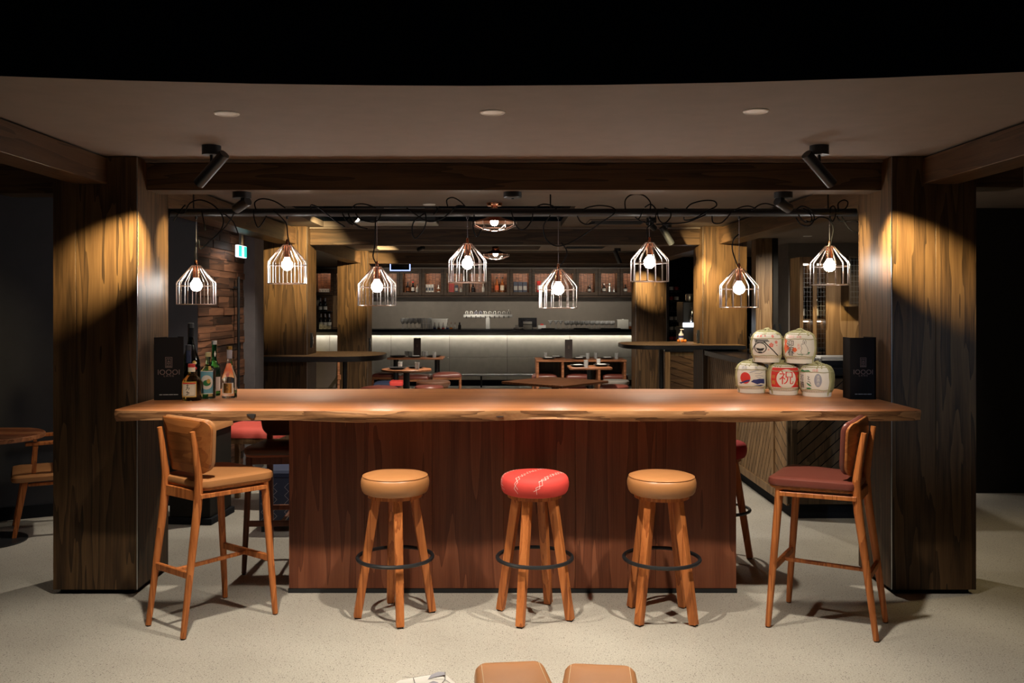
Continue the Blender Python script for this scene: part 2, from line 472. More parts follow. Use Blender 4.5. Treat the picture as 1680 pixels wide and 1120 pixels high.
def thing(name, label, cat, loc=(0, 0, 0), rz=0.0, group=None):
    o = bpy.data.objects.new(name, None)
    o.empty_display_size = 0.05
    C.objects.link(o)
    o.location = loc; o.rotation_euler = (0, 0, rz)
    o['label'] = label; o['category'] = cat
    if group: o['group'] = group
    return o
def tag(o, label, cat, group=None, loc=None, rz=None):
    o['label'] = label; o['category'] = cat
    if group: o['group'] = group
    if loc is not None: o.location = loc
    if rz is not None: o.rotation_euler = (0, 0, rz)
    return o
def struct(o):
    o['kind'] = 'structure'
    return o
def dup(root, label, loc, rz=0.0, group=None, scale=None):
    r = root.copy(); C.objects.link(r)
    r.location = loc; r.rotation_euler = (0, 0, rz)
    if scale: r.scale = scale
    r['label'] = label
    if group: r['group'] = group
    for ch in list(root.children):
        c = ch.copy(); C.objects.link(c); c.parent = r
        for g in ch.children:
            d = g.copy(); C.objects.link(d); d.parent = c
    return r

def rpoly(pts, r, n=5):
    out = []
    m = len(pts)
    for i in range(m):
        p0, p, p1 = Vector(pts[i - 1]), Vector(pts[i]), Vector(pts[(i + 1) % m])
        rr = r[i] if isinstance(r, (list, tuple)) else r
        a = (p0 - p).normalized(); b = (p1 - p).normalized()
        ang = a.angle(b)
        t = rr / math.tan(ang / 2)
        cdir = (a + b).normalized()
        cc = p + cdir * (rr / math.sin(ang / 2))
        s0 = p + a * t - cc; s1 = p + b * t - cc
        a0 = math.atan2(s0.y, s0.x); a1 = math.atan2(s1.y, s1.x)
        da = (a1 - a0 + PI) % (2 * PI) - PI
        for k in range(n + 1):
            th = a0 + da * k / n
            out.append((cc.x + rr * math.cos(th), cc.y + rr * math.sin(th)))
    return out

def crom(pts, k=6):
    pts = [Vector(p) for p in pts]
    out = []
    for i in range(len(pts) - 1):
        p0 = pts[max(i - 1, 0)]; p1 = pts[i]; p2 = pts[i + 1]; p3 = pts[min(i + 2, len(pts) - 1)]
        for j in range(k):
            t = j / k
            out.append(0.5 * ((2 * p1) + (p2 - p0) * t + (2 * p0 - 5 * p1 + 4 * p2 - p3) * t * t + (3 * p1 - p0 - 3 * p2 + p3) * t ** 3))
    out.append(pts[-1])
    return out

def text_data(body, size):
    """flat text as (verts, faces), centred, in the xy plane"""
    cu = bpy.data.curves.new('lettering', 'FONT')
    cu.body = body; cu.size = size; cu.align_x = 'CENTER'; cu.align_y = 'CENTER'
    cu.resolution_u = 3
    ob = bpy.data.objects.new('lettering', cu)
    C.objects.link(ob)
    dg = bpy.context.evaluated_depsgraph_get()
    me = bpy.data.meshes.new_from_object(ob.evaluated_get(dg))
    v = [tuple(x.co) for x in me.vertices]; f = [tuple(p.vertices) for p in me.polygons]
    bpy.data.objects.remove(ob); bpy.data.curves.remove(cu); bpy.data.meshes.remove(me)
    return v, f

class Flat:
    """flat print, collected in (u, v), later laid on a surface"""
    def __init__(s): s.v, s.f = [], []
    def poly(s, pts):
        n = len(s.v); s.v += [(p[0], p[1]) for p in pts]; s.f.append(tuple(range(n, n + len(pts)))); return s
    def disc(s, cx, cy, r, r1=None, n=24, rin=0.0):
        r1 = r1 or r
        for i in range(n):
            a, b = 2 * PI * i / n, 2 * PI * (i + 1) / n
            for q in range(4):
                f0 = rin + (1 - rin) * q / 4; f1 = rin + (1 - rin) * (q + 1) / 4
                p = [(cx + r * f * math.cos(t), cy + r1 * f * math.sin(t)) for f, t in ((f0, a), (f1, a), (f1, b), (f0, b))]
                if f0 == 0: p = p[1:] if True else p
                s.poly(p)
        return s
    def line(s, pts, w):
        pts = [Vector(p) for p in pts]
        for a, b in zip(pts, pts[1:]):
            d = b - a
            if d.length < 1e-9: continue
            t = Vector((-d.y, d.x)).normalized() * w / 2
            e = d.normalized() * w * 0.25
            k = max(1, int(d.length / 0.008))
            for i in range(k):
                p = a - e + (d + 2 * e) * (i / k); q = a - e + (d + 2 * e) * ((i + 1) / k)
                s.poly([p - t, q - t, q + t, p + t])
        return s
    def rect(s, x0, y0, x1, y1, k=8):
        for i in range(k):
            a = x0 + (x1 - x0) * i / k; b = x0 + (x1 - x0) * (i + 1) / k
            m = max(1, int(abs(y1 - y0) / 0.02))
            for j in range(m):
                c = y0 + (y1 - y0) * j / m; d = y0 + (y1 - y0) * (j + 1) / m
                s.poly([(a, c), (b, c), (b, d), (a, d)])
        return s
    def text(s, body, size, cx, cy, sx=1.0):
        v, f = text_data(body, size)
        n = len(s.v)
        s.v += [(cx + p[0] * sx, cy + p[1]) for p in v]
        s.f += [tuple(i + n for i in q) for q in f]
        return s
    def build(s, name, mat, fn, parent, cut=0.008):
        bm = bmesh.new()
        vs = [bm.verts.new((p[0], p[1], 0)) for p in s.v]
        for q in s.f:
            try: bm.faces.new([vs[i] for i in q])
            except ValueError: pass
        bmesh.ops.triangulate(bm, faces=bm.faces)
        if cut:
            for _ in range(3):
                ed = [e for e in bm.edges if e.calc_length() > cut]
                if not ed: break
                bmesh.ops.subdivide_edges(bm, edges=ed, cuts=1)
        for v in bm.verts:
            v.co = fn(v.co.x, v.co.y)
        me = bpy.data.meshes.new(name)
        bm.to_mesh(me); bm.free()
        me.materials.append(M[mat])
        o = bpy.data.objects.new(name, me)
        C.objects.link(o)
        if parent: o.parent = parent
        return o

def on_profile(prof, off=0.0012):
    """(u arc metres, v height) -> point on a lathe, front = -y"""
    def fn(u, v):
        r = prof[0][0]
        for (r0, z0), (r1, z1) in zip(prof, prof[1:]):
            if z0 <= v <= z1 and z1 > z0:
                r = r0 + (r1 - r0) * (v - z0) / (z1 - z0); break
        r0 = max(p[0] for p in prof)
        a = u / r0
        return Vector(((r + off) * math.sin(a), -(r + off) * math.cos(a), v))
    return fn

NTH = ['first', 'second', 'third', 'fourth', 'fifth', 'sixth', 'seventh', 'eighth', 'ninth', 'tenth', 'eleventh', 'twelfth', 'thirteenth', 'fourteenth', 'fifteenth', 'sixteenth']

# ================================================================== SETTING
CEIL = 2.505
struct(MB().box(-9, 9, -2, 22, -0.1, 0).build('floor', 'floor', smooth=False))

# ceiling over the bar with a curved front edge, and two black recesses further back
arc = [(X(px, YZ(py, CEIL)), YZ(py, CEIL)) for px, py in ((-600, 103), (-300, 114), (0, 125), (200, 132), (420, 137.5), (600, 140), (770, 141), (980, 139.5), (1200, 135.5), (1440, 128), (1680, 118), (1980, 104), (2280, 88))]
b = MB()
b.prism(arc + [(9, 3.0), (9, 7.76), (-9, 7.76), (-9, 3.0)], CEIL, CEIL + 0.06)
for x0, x1, y0, y1 in ((-9, -1.95, 7.76, 9.8), (0.63, 9, 7.76, 9.8), (-9, 9, 9.8, 10.6), (-9, -1.9, 10.6, 13.9), (0.55, 9, 10.6, 13.9), (-9, 9, 13.9, 22)):
    b.box(x0, x1, y0, y1, CEIL, CEIL + 0.06)
struct(b.build('ceiling', 'ceiling', smooth=False))
b = MB()
for x0, x1, y0, y1 in ((-1.95, 0.63, 7.76, 9.8), (-1.9, 0.55, 10.6, 13.9)):
    b.box(x0 - .05, x1 + .05, y0 - .05, y1 + .05, 3.1, 3.15)
    for a in ((x0 - .05, x0 - .001, y0, y1), (x1 + .001, x1 + .05, y0, y1), (x0, x1, y0 - .05, y0 - .001), (x0, x1, y1 + .001, y1 + .05)):
        b.box(*a, CEIL + 0.061, 3.1)
struct(b.build('ceiling_recess', 'void', smooth=False))
# black fascia that rises from the curved edge, black upper ceiling behind the camera
b = MB()
rim = [(x, y) for x, y in arc]
for (x0, y0), (x1, y1) in zip(rim, rim[1:]):
    q = [b.bm.verts.new(p) for p in ((x0, y0 - .004, CEIL), (x1, y1 - .004, CEIL), (x1, y1 - .004, 3.5), (x0, y0 - .004, 3.5))]
    b.bm.faces.new(q)
bmesh.ops.remove_doubles(b.bm, verts=b.bm.verts, dist=1e-4)
struct(b.build('ceiling_fascia', 'void'))
struct(MB().box(-9, 9, -2, 3.6, 3.5, 3.55).build('ceiling_upper', 'void', smooth=False))

# pillars: a core, veneer panels, a bright corner bead and a recessed plinth
def pillar(x0, x1, y0, y1, inner, joints=(0.27,), dim=False):
    root = struct(MB().box(x0 + .012, x1 - .012, y0 + .012, y1 - .012, 0.03, CEIL).build('pillar', 'oak_dark'))
    MB().box(x0 + .03, x1 - .03, y0 + .03, y1 - .03, 0, 0.03).build('plinth', 'black', root)
    cuts = [0, *joints, 1]
    w = x1 - x0
    for yy0, yy1 in ((y0, y0 + .012), (y1 - .012, y1)):
        for a, c in zip(cuts, cuts[1:]):
            MB().box(x0 + w * a + .0008, x0 + w * c - .0008, yy0, yy1, .028, CEIL - .004, .0012).build('veneer_panel', 'oak_dark', root)
    for xx0, xx1 in ((x0, x0 + .012), (x1 - .012, x1)):
        MB().box(xx0, xx1, y0 + .0125, y1 - .0125, .028, CEIL - .004, .0012).build('veneer_panel', 'oak_dark', root)
    xb = x1 if inner > 0 else x0
    MB().box(xb - .003 if inner > 0 else xb - .001, xb + .001 if inner > 0 else xb + .003, y0 - .001, y0 + .003, .028, CEIL - .004).build('corner_bead', 'steel', root)
    return root
PL1, PR1 = (-2.572, -2.09, 5.15, 5.63), (2.222, 2.707, 5.15, 5.63)
PL2, PR2 = (-2.594, -2.112, 9.72, 10.2), (2.157, 2.634, 9.72, 10.2)
PL3, PR3 = (-2.60, -2.124, 14.14, 14.62), (2.086, 2.564, 14.14, 14.62)
pillar(*PL1, 1, (0.27,)); pillar(*PR1, -1, (0.52,))
pillar(*PL2, 1, (0.78,)); pillar(*PR2, -1, (0.3,))
pillar(*PL3, 1, (0.4,)); pillar(*PR3, -1, (0.6,))

def beam(x0, x1, y0, y1, z0, z1, mat):
    return struct(MB().box(x0, x1, y0, y1, z0, z1, .003).build('beam', mat, smooth=False))
beam(-2.09, 2.222, 5.285, 5.49, 2.328, 2.486, 'oak_beam_x')
beam(-2.112, 2.157, 9.86, 10.06, 2.312, 2.484, 'oak_beam_x')
beam(-2.124, 2.086, 14.28, 14.48, 2.31, 2.484, 'oak_beam_x')
for x0, x1, (ya, yb) in ((-2.435, -2.235, (5.63, 9.72)), (-2.435, -2.235, (10.2, 14.14)), (2.33, 2.53, (5.63, 9.72)), (2.28, 2.48, (10.2, 14.14))):
    beam(x0, x1, ya, yb, 2.312, 2.484, 'oak_beam_y')
beam(-2.45, -2.262, 0.4, 5.15, 2.345, 2.494, 'oak_beam_y')
beam(2.40, 2.60, 0.4, 5.15, 2.345, 2.494, 'oak_beam_y')
beam(-2.99, -2.572, 5.29, 5.49, 2.31, 2.484, 'oak_beam_x')
beam(2.707, 3.06, 5.29, 5.49, 2.345, 2.484, 'oak_beam_x')
struct(MB().box(-2.09, 2.222, 5.262, 5.282, 2.489, 2.503).build('trim_1', 'ceiling', smooth=False))
struct(MB().box(-2.112, 2.157, 9.84, 9.858, 2.487, 2.503).build('trim_2', 'ceiling', smooth=False))

# walls -----------------------------------------------------------
def wallseg(name, a, c, z0, z1, t, mat):
    a, c = Vector(a), Vector(c)
    n = Vector((-(c - a).y, (c - a).x)).normalized() * t
    return struct(MB().prism([tuple(a), tuple(c), tuple(c + n), tuple(a + n)], z0, z1).build(name, mat, smooth=False))
wallseg('wall_left', (-9, 4.42), (-2.555, 7.545), 0, CEIL, .12, 'wall_navy')
wallseg('baseboard_left', (-9, 4.40), (-2.56, 7.525), 0, .10, .012, 'black')
wallseg('wall_right', (4.16, 7.92), (9, 7.92), 0, CEIL, .12, 'wall_black')
struct(MB().box(3.93, 9, 12.4, 14.2, 0, CEIL).build('wall_grey', 'wall_grey', smooth=False))
struct(MB().box(-9, 9, 20.5, 20.62, 0, CEIL).build('wall_back', 'splash', smooth=False))
struct(MB().box(2.95, 4.6, 16.0, 16.1, 0, CEIL).build('wall_service', 'void', smooth=False))
struct(MB().box(-9, -8.9, -2, 22, 0, 3.5).build('wall_far_left', 'wall_black', smooth=False))
struct(MB().box(8.9, 9, -2, 22, 0, 3.5).build('wall_far_right', 'wall_black', smooth=False))
# grey column beside the plank wall
struct(MB().box(-2.95, -2.452, 8.9, 9.24, 0, CEIL, .004).build('column_grey', 'wall_mauve', smooth=False))

# reclaimed plank wall on the entrance side, every plank its own piece
pw = struct(MB().box(-2.72, -2.575, 7.545, 8.9, 0, CEIL).build('wall_plank', 'black', smooth=False))
pmesh = {}
z = 0.004
rows = 0
while z < CEIL - .03:
    h = random.choice((.062, .074, .086, .098))
    if z + h > CEIL: h = CEIL - z - .003
    y = 7.55
    if rows % 2: y -= random.uniform(0.05, .3)
    while y < 8.895:
        w = random.choice((.30, .42, .55, .70))
        y0, y1 = max(y, 7.55), min(y + w, 8.895)
        if y1 - y0 > .03:
            pr = random.choice((.012, .017, .022, .027))
            key = (round(y1 - y0, 2), round(h, 3), pr)
            if key not in pmesh:
                pmesh[key] = MB().box(0, pr, -(y1 - y0) / 2 + .0015, (y1 - y0) / 2 - .0015, .0015, h - .0015, .002).mesh('plank', 'plank', False)
            o = bpy.data.objects.new('plank', pmesh[key]); C.objects.link(o)
            o.parent = pw; o.location = (-2.575, (y0 + y1) / 2, z)
        y += w
    z += h; rows += 1
# entrance pull bar on the plank wall
t = thing('door_pull_bar', 'long black vertical pull bar on the reclaimed plank wall', 'door handle', (-2.50, 8.52, 0))
MB().tube([(0, 0, .75), (0, 0, 1.92)], .013, 10).build('bar', 'black_metal', t)
for zz in (.85, 1.82): MB().tube([(0, 0, zz), (-.048, 0, zz)], .008, 8).build('standoff', 'black_metal', t)
# exit sign
t = thing('exit_sign', 'small lit green and white exit sign hanging by the plank wall', 'sign', (-2.455, 8.45, 2.155))
MB().box(-.016, .014, -.135, .135, -.056, .056, .004).build('casing', 'white_light', t)
MB().box(.0145, .017, -.127, .127, -.050, .050).build('panel', 'teal_light', t)
f = Flat().rect(-.035, -.049, .035, .049, 2)
f.build('door_symbol', 'white_light', lambda u, v: Vector((.0178, u, v)), t, 0)
f = Flat().disc(.004, .032, .009, n=10).line([(.004, .022), (-.004, -.008), (.012, -.028), (.006, -.046)], .010).line([(-.004, -.008), (-.018, -.030), (-.024, -.044)], .009).line([(-.018, .004), (.004, .016), (.020, .002)], .006)
f.build('running_figure', 'teal_light', lambda u, v: Vector((.0184, u, v)), t, 0)
MB().box(-.012, .012, -.03, .03, .056, .345).build('bracket', 'steel', t)

# bar top: live edge slab ---------------------------------------------------------
SZ0, SZ1 = 1.045, 1.10
slab = thing('communal_bar_table', 'long live edge timber bar table on a dark walnut pedestal between the two front pillars', 'table', (0.08, 5.36, 0))
bm = bmesh.new()
nx = 90
xl, xr = -2.06 - .08, 2.212 - .08
rng = random.Random(3)
def wav(x, s): return .010 * math.sin(2.1 * x + s) + .006 * math.sin(5.3 * x + 2 * s) + .003 * math.sin(13 * x + s)
secs = []
for i in range(nx + 1):
    x = xl + (xr - xl) * i / nx
    yf = -.61 + wav(x, .6); yb = .61 + wav(x, 2.2)
    und = .006 * math.sin(3.7 * x + 1) + .004 * math.sin(9 * x)
    if i in (0, nx): yf += .02
    pts = [(yf + .012, SZ1), (yf + .003, SZ1 - .004), (yf + .001 + und * .6, SZ1 - .020), (yf + .006 + und, SZ1 - .040), (yf + .016 - und, SZ0 - .004 + und), (yf + .06, SZ0 - .006),
           (yb - .06, SZ0 - .006), (yb - .01, SZ0), (yb, SZ1 - .02), (yb - .012, SZ1)]
    secs.append([bm.verts.new((x, y, zz)) for y, zz in pts])
n = len(secs[0])
for a, c in zip(secs, secs[1:]):
    for k in range(n):
        fc = bm.faces.new((a[k], a[(k + 1) % n], c[(k + 1) % n], c[k]))
        fc.material_index = 1 if k in (1, 2, 3, 4) else 0
f0 = bm.faces.new(secs[0][::-1]); f1 = bm.faces.new(secs[-1])
f0.material_index = f1.material_index = 0
mb = MB(); mb.bm.free(); mb.bm = bm
mb.build('slab_top', ['slab', 'slab_edge'], slab, ang=40)
# knots and a split in the bark edge
def knot(px, py, w, h):
    o = MB().pad([(w * math.cos(a) * (1 + .25 * math.sin(3 * a)), h * math.sin(a) * (1 + .2 * math.cos(2 * a))) for a in [2 * PI * k / 14 for k in range(14)]], [(1, 0), (1, .003), (.6, .0035)]).build('knot', 'ink', slab)
    x = X(px, 4.75) - .08
    o.rotation_euler = (PI / 2, 0, 0); o.location = (x, -.61 + wav(x, .6) + .006, Z(py, 4.75))
knot(412, 681, .022, .010); knot(693, 680, .010, .003); knot(820, 684, .020, .004); knot(414, 684, .012, .009)
# pedestal
px0, px1 = X(474, 5.18) - .08, X(1208, 5.18) - .08
MB().box(px0 + .012, px1 - .012, -.168, .368, .028, SZ0 - .006).build('pedestal_core', 'walnut', slab)
ws = [0, .17, .32, .48, .64, .82, 1.0]
for a, c in zip(ws, ws[1:]):
    MB().box(px0 + (px1 - px0) * a + .0006, px0 + (px1 - px0) * c - .0006, -.18, -.168, .026, SZ0 - .007, .001).build('veneer_panel', 'walnut', slab)
    MB().box(px0 + (px1 - px0) * a + .0006, px0 + (px1 - px0) * c - .0006, .368, .38, .026, SZ0 - .007, .001).build('veneer_panel', 'walnut', slab)
for xx in (px0, px1 - .012):
    MB().box(xx, xx + .012, -.1675, .3675, .026, SZ0 - .007, .001).build('veneer_panel', 'walnut', slab)
MB().box(px0 - .004, px1 + .004, -.184, .384, 0, .024).build('plinth', 'black_metal', slab)

# ================================================================== BAR STOOLS
def superprof(): pass
def bar_stool(label, loc, rz, mat, group=None):
    t = thing('bar_stool', label, 'stool', loc, rz, group)
    prof = [(0, .655), (.155, .655), (.168, .660), (.176, .672), (.1815, .695), (.1825, .715), (.178, .735), (.168, .748), (.150, .756), (.11, .762), (.05, .765), (0, .766)]
    MB().lathe(prof, 40).build('seat', mat, t)
    if mat == 'tan':
        MB().tube([(.172 * math.cos(2 * PI * k / 40), .172 * math.sin(2 * PI * k / 40), .7465) for k in range(40)], .0022, 6, True).build('piping', 'tan', t)
    MB().lathe([(0, .635), (.145, .635), (.145, .655), (0, .655)], 32).build('seat_board', 'ash_leg', t)
    for k in range(4):
        a = PI / 2 * k
        c, s = math.cos(a), math.sin(a)
        leg = MB()
        leg.bar((.1, 0, .64), (.2, 0, .006), .046, .046, .040, .003)
        bmesh.ops.rotate(leg.bm, verts=leg.bm.verts, cent=(0, 0, 0), matrix=Matrix.Rotation(a, 3, 'Z'))
        lo = leg.build('leg', 'ash_leg', t, ang=30)
        MB().box(.2 * c - .014, .2 * c + .014, .2 * s - .014, .2 * s + .014, 0, .007).build('glide', 'rubber', lo)
    MB().tube([(.199 * math.cos(2 * PI * k / 48), .199 * math.sin(2 * PI * k / 48), .311) for k in range(48)], .0105, 8, True).build('footrest_ring', 'black_metal', t)
    return t
bar_stool('round bar stool with plain tan leather seat, beside the tan tall chair', (-.575, 4.81, 0), R(-76), 'tan')
st2 = bar_stool('round bar stool with a red fabric seat crossed by white zigzag lines', (.17, 4.805, 0), R(-114), 'red_fab')
bar_stool('round bar stool with plain tan leather seat, between red stool and oxblood chair', (.844, 4.79, 0), R(-135), 'tan')
bar_stool('round bar stool with a crimson velvet seat half hidden behind the walnut pedestal', (1.425, 5.95, 0), R(-20), 'red_dark')
# white zigzag stitching on the red seat
seat_prof = [(.05, .765), (.11, .762), (.150, .756), (.168, .748), (.178, .735), (.1825, .715), (.1815, .695), (.176, .672), (.168, .660)]
slen = [0.05]
for (r0, z0), (r1, z1) in zip(seat_prof, seat_prof[1:]): slen.append(slen[-1] + math.hypot(r1 - r0, z1 - z0))
def on_seat(u, v):
    s = math.hypot(u, v); a = math.atan2(v, u)
    if s <= .05: r, zz = s, .7657
    else:
        r, zz = seat_prof[-1]
        for i in range(len(slen) - 1):
            if slen[i] <= s <= slen[i + 1]:
                k = (s - slen[i]) / (slen[i + 1] - slen[i])
                r = seat_prof[i][0] + (seat_prof[i + 1][0] - seat_prof[i][0]) * k; zz = seat_prof[i][1] + (seat_prof[i + 1][1] - seat_prof[i][1]) * k; break
    return Vector(((r + .0011) * math.cos(a), (r + .0011) * math.sin(a), zz + .0011))
f = Flat()
rg = random.Random(5)
for off in (-.15, -.02, .11):
    L1, L2 = [], []
    v = -.25
    i = 0
    while v < .25:
        w = .018 if i % 2 else -.006
        L1.append((off + w + .3 * v * .35, v)); L2.append((off + .010 - w + .3 * v * .35, v + .008))
        v += .030; i += 1
    for L in (L1, L2):
        L = [p for p in L if math.hypot(*p) < .245]
        if len(L) > 1: f.line(L, .0019)
zz_ = f.build('zigzag_print', 'white_fab', on_seat, st2, .010); zz_.rotation_euler = (0, 0, R(114 - 24)); zz_['kind'] = 'stuff'

# ================================================================== TALL CHAIRS
def tall_chair(label, loc, rz, leather, ply='ply', leg='ash_leg', group=None):
    """origin on the floor under the seat middle, faces +y"""
    t = thing('bar_chair', label, 'chair', loc, rz, group)
    FW, BW, FY, BY = .222, .155, .255, -.255
    def leg_(pts, rs, w): return MB().tube(pts, rs, 12)
    for s in (-1, 1):
        lo = MB().tube(crom([(s * FW, FY, .006), (s * (FW - .012), FY - .025, .35), (s * (FW - .022), FY - .052, .70), (s * (FW - .024), FY - .056, .728)], 3), [.0145, .0160, .0175, .0185, .0195, .0205, .021, .0215, .0215, .0215], 12).build('leg', leg, t)
        MB().lathe([(0, 0), (.012, 0), (.012, .007), (0, .007)], 10, (s * FW, FY, 0)).build('glide', 'rubber', lo)
        lo = MB().tube(crom([(s * BW, BY, .006), (s * (BW - .004), BY + .046, .35), (s * (BW - .008), BY + .092, .70), (s * (BW - .008), BY + .082, .86), (s * (BW - .008), BY + .058, 1.02)], 4),
                       [.0145 + .0085 * min(1, k / 8) if k <= 8 else .023 - .010 * (k - 8) / 8 for k in range(17)], 12).build('leg', leg, t)
        MB().lathe([(0, 0), (.012, 0), (.012, .007), (0, .007)], 10, (s * BW, BY, 0)).build('glide', 'rubber', lo)
        MB().bar((s * (FW - .022), FY - .055, .692), (s * (BW - .008), BY + .092, .692), .055, .022, bev=.002).build('side_rail', leg, t)
    MB().bar((-(FW - .03), FY - .053, .692), (FW - .03, FY - .053, .692), .020, .052, bev=.002).build('front_rail', leg, t)
    MB().bar((-(BW - .012), BY + .092, .692), (BW - .012, BY + .092, .692), .020, .052, bev=.002).build('back_rail', leg, t)
    MB().bar((-(FW - .012), FY - .022, .305), (FW - .012, FY - .022, .305), .022, .034, bev=.003).build('front_stretcher', leg, t)
    MB().bar((-(BW - .004), BY + .040, .305), (BW - .004, BY + .040, .305), .022, .034, bev=.003).build('back_stretcher', leg, t)
    MB().bar((0, BY + .040, .303), (0, FY - .022, .303), .022, .018, bev=.003).build('centre_stretcher', leg, t)
    # seat: thin shell under a cushion
    ol = rpoly([(-.180, -.165), (.180, -.165), (.245, .268), (-.245, .268)], [.05, .05, .07, .07], 6)
    dish = lambda x, y: .006 * (x / .22) ** 2
    MB().pad(ol, [(-.016, .716), (-.010, .722), (-.010, .730)]).build('seat_shell', ply, t)
    MB().pad(ol, [(-.010, .730), (-.002, .736), (0, .748), (-.005, lambda x, y: .760 + dish(x, y)), (-.018, lambda x, y: .768 + dish(x, y)), (-.05, lambda x, y: .772 + dish(x, y)), (.45, lambda x, y: .774 + dish(x, y))]).build('seat_cushion', leather, t)
    # backrest: plywood shell outside, leather pad inside, both bowed and slightly raked
    def back(mk_w, z0, z1, y_in, th, mat, name, edge):
        ol2 = rpoly([(-mk_w * .80, z0), (mk_w * .80, z0), (mk_w, z1), (-mk_w, z1)], [.075, .075, .045, .045], 7)
        def place(bmv):
            for v in bmv:
                x, zz, d = v.co.x, v.co.y, v.co.z
                bow = .055 * (x / .2) ** 2
                y = BY + .010 + bow + (d + y_in) - (zz - .8) * .16
                v.co = (x, y, zz)
        m = MB()
        m.pad(ol2, [(.5, 0), (-.020, 0), (-edge, th * .05), (0, th * .35), (0, th * .65), (-edge, th * .95), (-.020, th), (.5, th)])
        place(m.bm.verts)
        return m.build(name, mat, t)
    back(.222, .795, 1.072, .084, .013, ply, 'backrest_shell', .002)
    back(.218, .800, 1.078, .099, .030, leather, 'backrest_pad', .008)
    return t
def chair_at(label, back_mid, front_mid, leather, ply='ply', leg='ash_leg'):
    bmid, fmid = Vector(back_mid), Vector(front_mid)
    d = fmid - bmid
    c = (bmid + fmid) / 2
    return tall_chair(label, (c.x, c.y, 0), math.atan2(d.y, d.x) - PI / 2, leather, ply, leg)
chair_at('tall bar chair with tan leather seat and plywood back, nearest the bottles', (-1.708, 4.55), (-1.392, 4.96), 'tan')
chair_at('tall bar chair with oxblood leather seat and orange plywood back', (1.92, 4.558), (1.472, 4.825), 'oxblood')
chair_at('tall bar chair with dark brown seat and rust back, behind the bar table', (-1.40, 6.06), (-1.37, 5.55), 'brown_leather', 'rust', 'walnut')

# ================================================================== TRACK SPOTS
def track_spot(label, base, direction, target, power, angle=34, length=.235, rad=.030, color=WARM, canopy=(.05, .05), drop=.125, lamp=True):
    t = thing('track_spotlight', label, 'spotlight', base)
    MB().lathe([(0, -canopy[1]), (canopy[0], -canopy[1]), (canopy[0], 0), (0, 0)], 24).build('canopy', 'black_metal', t)
    MB().tube([(0, 0, -canopy[1] + .004), (0, 0, -drop)], .009, 8).build('stem', 'black_metal', t)
    d = Vector(direction).normalized()
    c = Vector((0, 0, -drop))
    q = d.to_track_quat('Z', 'Y').to_matrix().to_4x4()
    Mx = Matrix.Translation(c) @ q
    h = length / 2
    MB().lathe([(0, -h), (rad * .92, -h), (rad, -h + .008), (rad, h), (rad - .005, h), (rad - .006, h - .025), (0, h - .025)], 24, M4=Mx).build('barrel', 'black_metal', t)
    MB().lathe([(0, h - .024), (rad - .008, h - .024), (rad - .008, h - .020), (0, h - .020)], 20, M4=Mx).build('lens', 'lens', t)
    if lamp:
        p = Vector(base) + c + d * (h + .01)
        spot(p, target, power, angle, 1.0, color, .012)
    return t
cl = YZ(239, CEIL)
track_spot('black ceiling spotlight tilted toward the pillar above the black menu and bottles', (X(347, cl), cl, CEIL), (-.62, .30, -.55), (PL1[1] - .035, 5.15, 1.99), 560, 36)
track_spot('black ceiling spotlight tilted toward the pillar above the small barrels', (X(1344, cl), cl, CEIL), (.62, .30, -.55), (PR1[0] + .035, 5.15, 1.99), 560, 36)
yb = 5.39
track_spot('short black spotlight under the front beam, above the plank wall', (X(397, yb), yb, 2.328), (-.75, .45, -.35), (PL1[1], 5.60, 2.02), 90, 44, .11, .030, canopy=(.055, .035), drop=.075)
track_spot('short black spotlight under the front beam, near the barrel end', (X(1285, yb), yb, 2.328), (.75, .45, -.35), (PR1[0], 5.60, 2.02), 90, 44, .11, .030, canopy=(.055, .035), drop=.075)
t = thing('ceiling_junction', 'round black junction box alone under the middle of the front beam', 'junction box', (X(841, yb), yb, 2.328))
MB().lathe([(0, -.035), (.050, -.035), (.055, -.030), (.055, 0), (0, 0)], 28).build('box', 'black_metal', t)
MB().lathe([(0, -.041), (.008, -.041), (.008, -.035), (0, -.035)], 10).build('screw', 'black_metal', t)
y2 = YZ(368, CEIL) + 1.0
track_spot('black spotlight hanging before the second beam, beside the ceiling grille', (X(1094, 9.35), 9.35, CEIL), (.5, .25, -.75), (PR2[0] - .02, 9.8, 1.95), 420, 44, .21, .034, drop=.13)
track_spot('black spotlight hanging before the third beam', (X(1013, 13.5), 13.5, CEIL), (.35, .25, -.75), (X(1053, 14.1), 14.1, 1.95), 420, 38, .21, .034, drop=.13)
track_spot('black spotlight in the dark ceiling recess showing its lit white face', (X(585, 8.9), 8.9, 3.1), (.10, -.85, -.45), (X(500, 9.72), 9.72, 2.1), 40, 50, .11, .040, drop=.58, lamp=False)
# warm pools on the second and third pillars come from small spots tucked behind the beams
for k, (bx, by, tx, ty, tz, pw_, an) in enumerate((
        (-1.45, 8.7, PL2[1] - .05, 9.72, 2.1, 480, 58), (-1.2, 13.2, PL3[1] - .12, 14.14, 2.1, 640, 56),
        (1.45, 8.8, PR2[0] + .15, 9.72, 1.95, 440, 64))):
    track_spot(('black spotlight aimed at the second pillar on the plank wall side', 'black spotlight aimed at the third pillar on the plank wall side', 'black spotlight aimed at the second pillar on the counter side')[k],
               (bx, by, CEIL if by > 10 and k != 1 or k == 2 else 3.1), (tx - bx, ty - by, tz - CEIL), (tx, ty, tz), pw_, an, .12, .03, drop=.075 if k == 2 else .62)

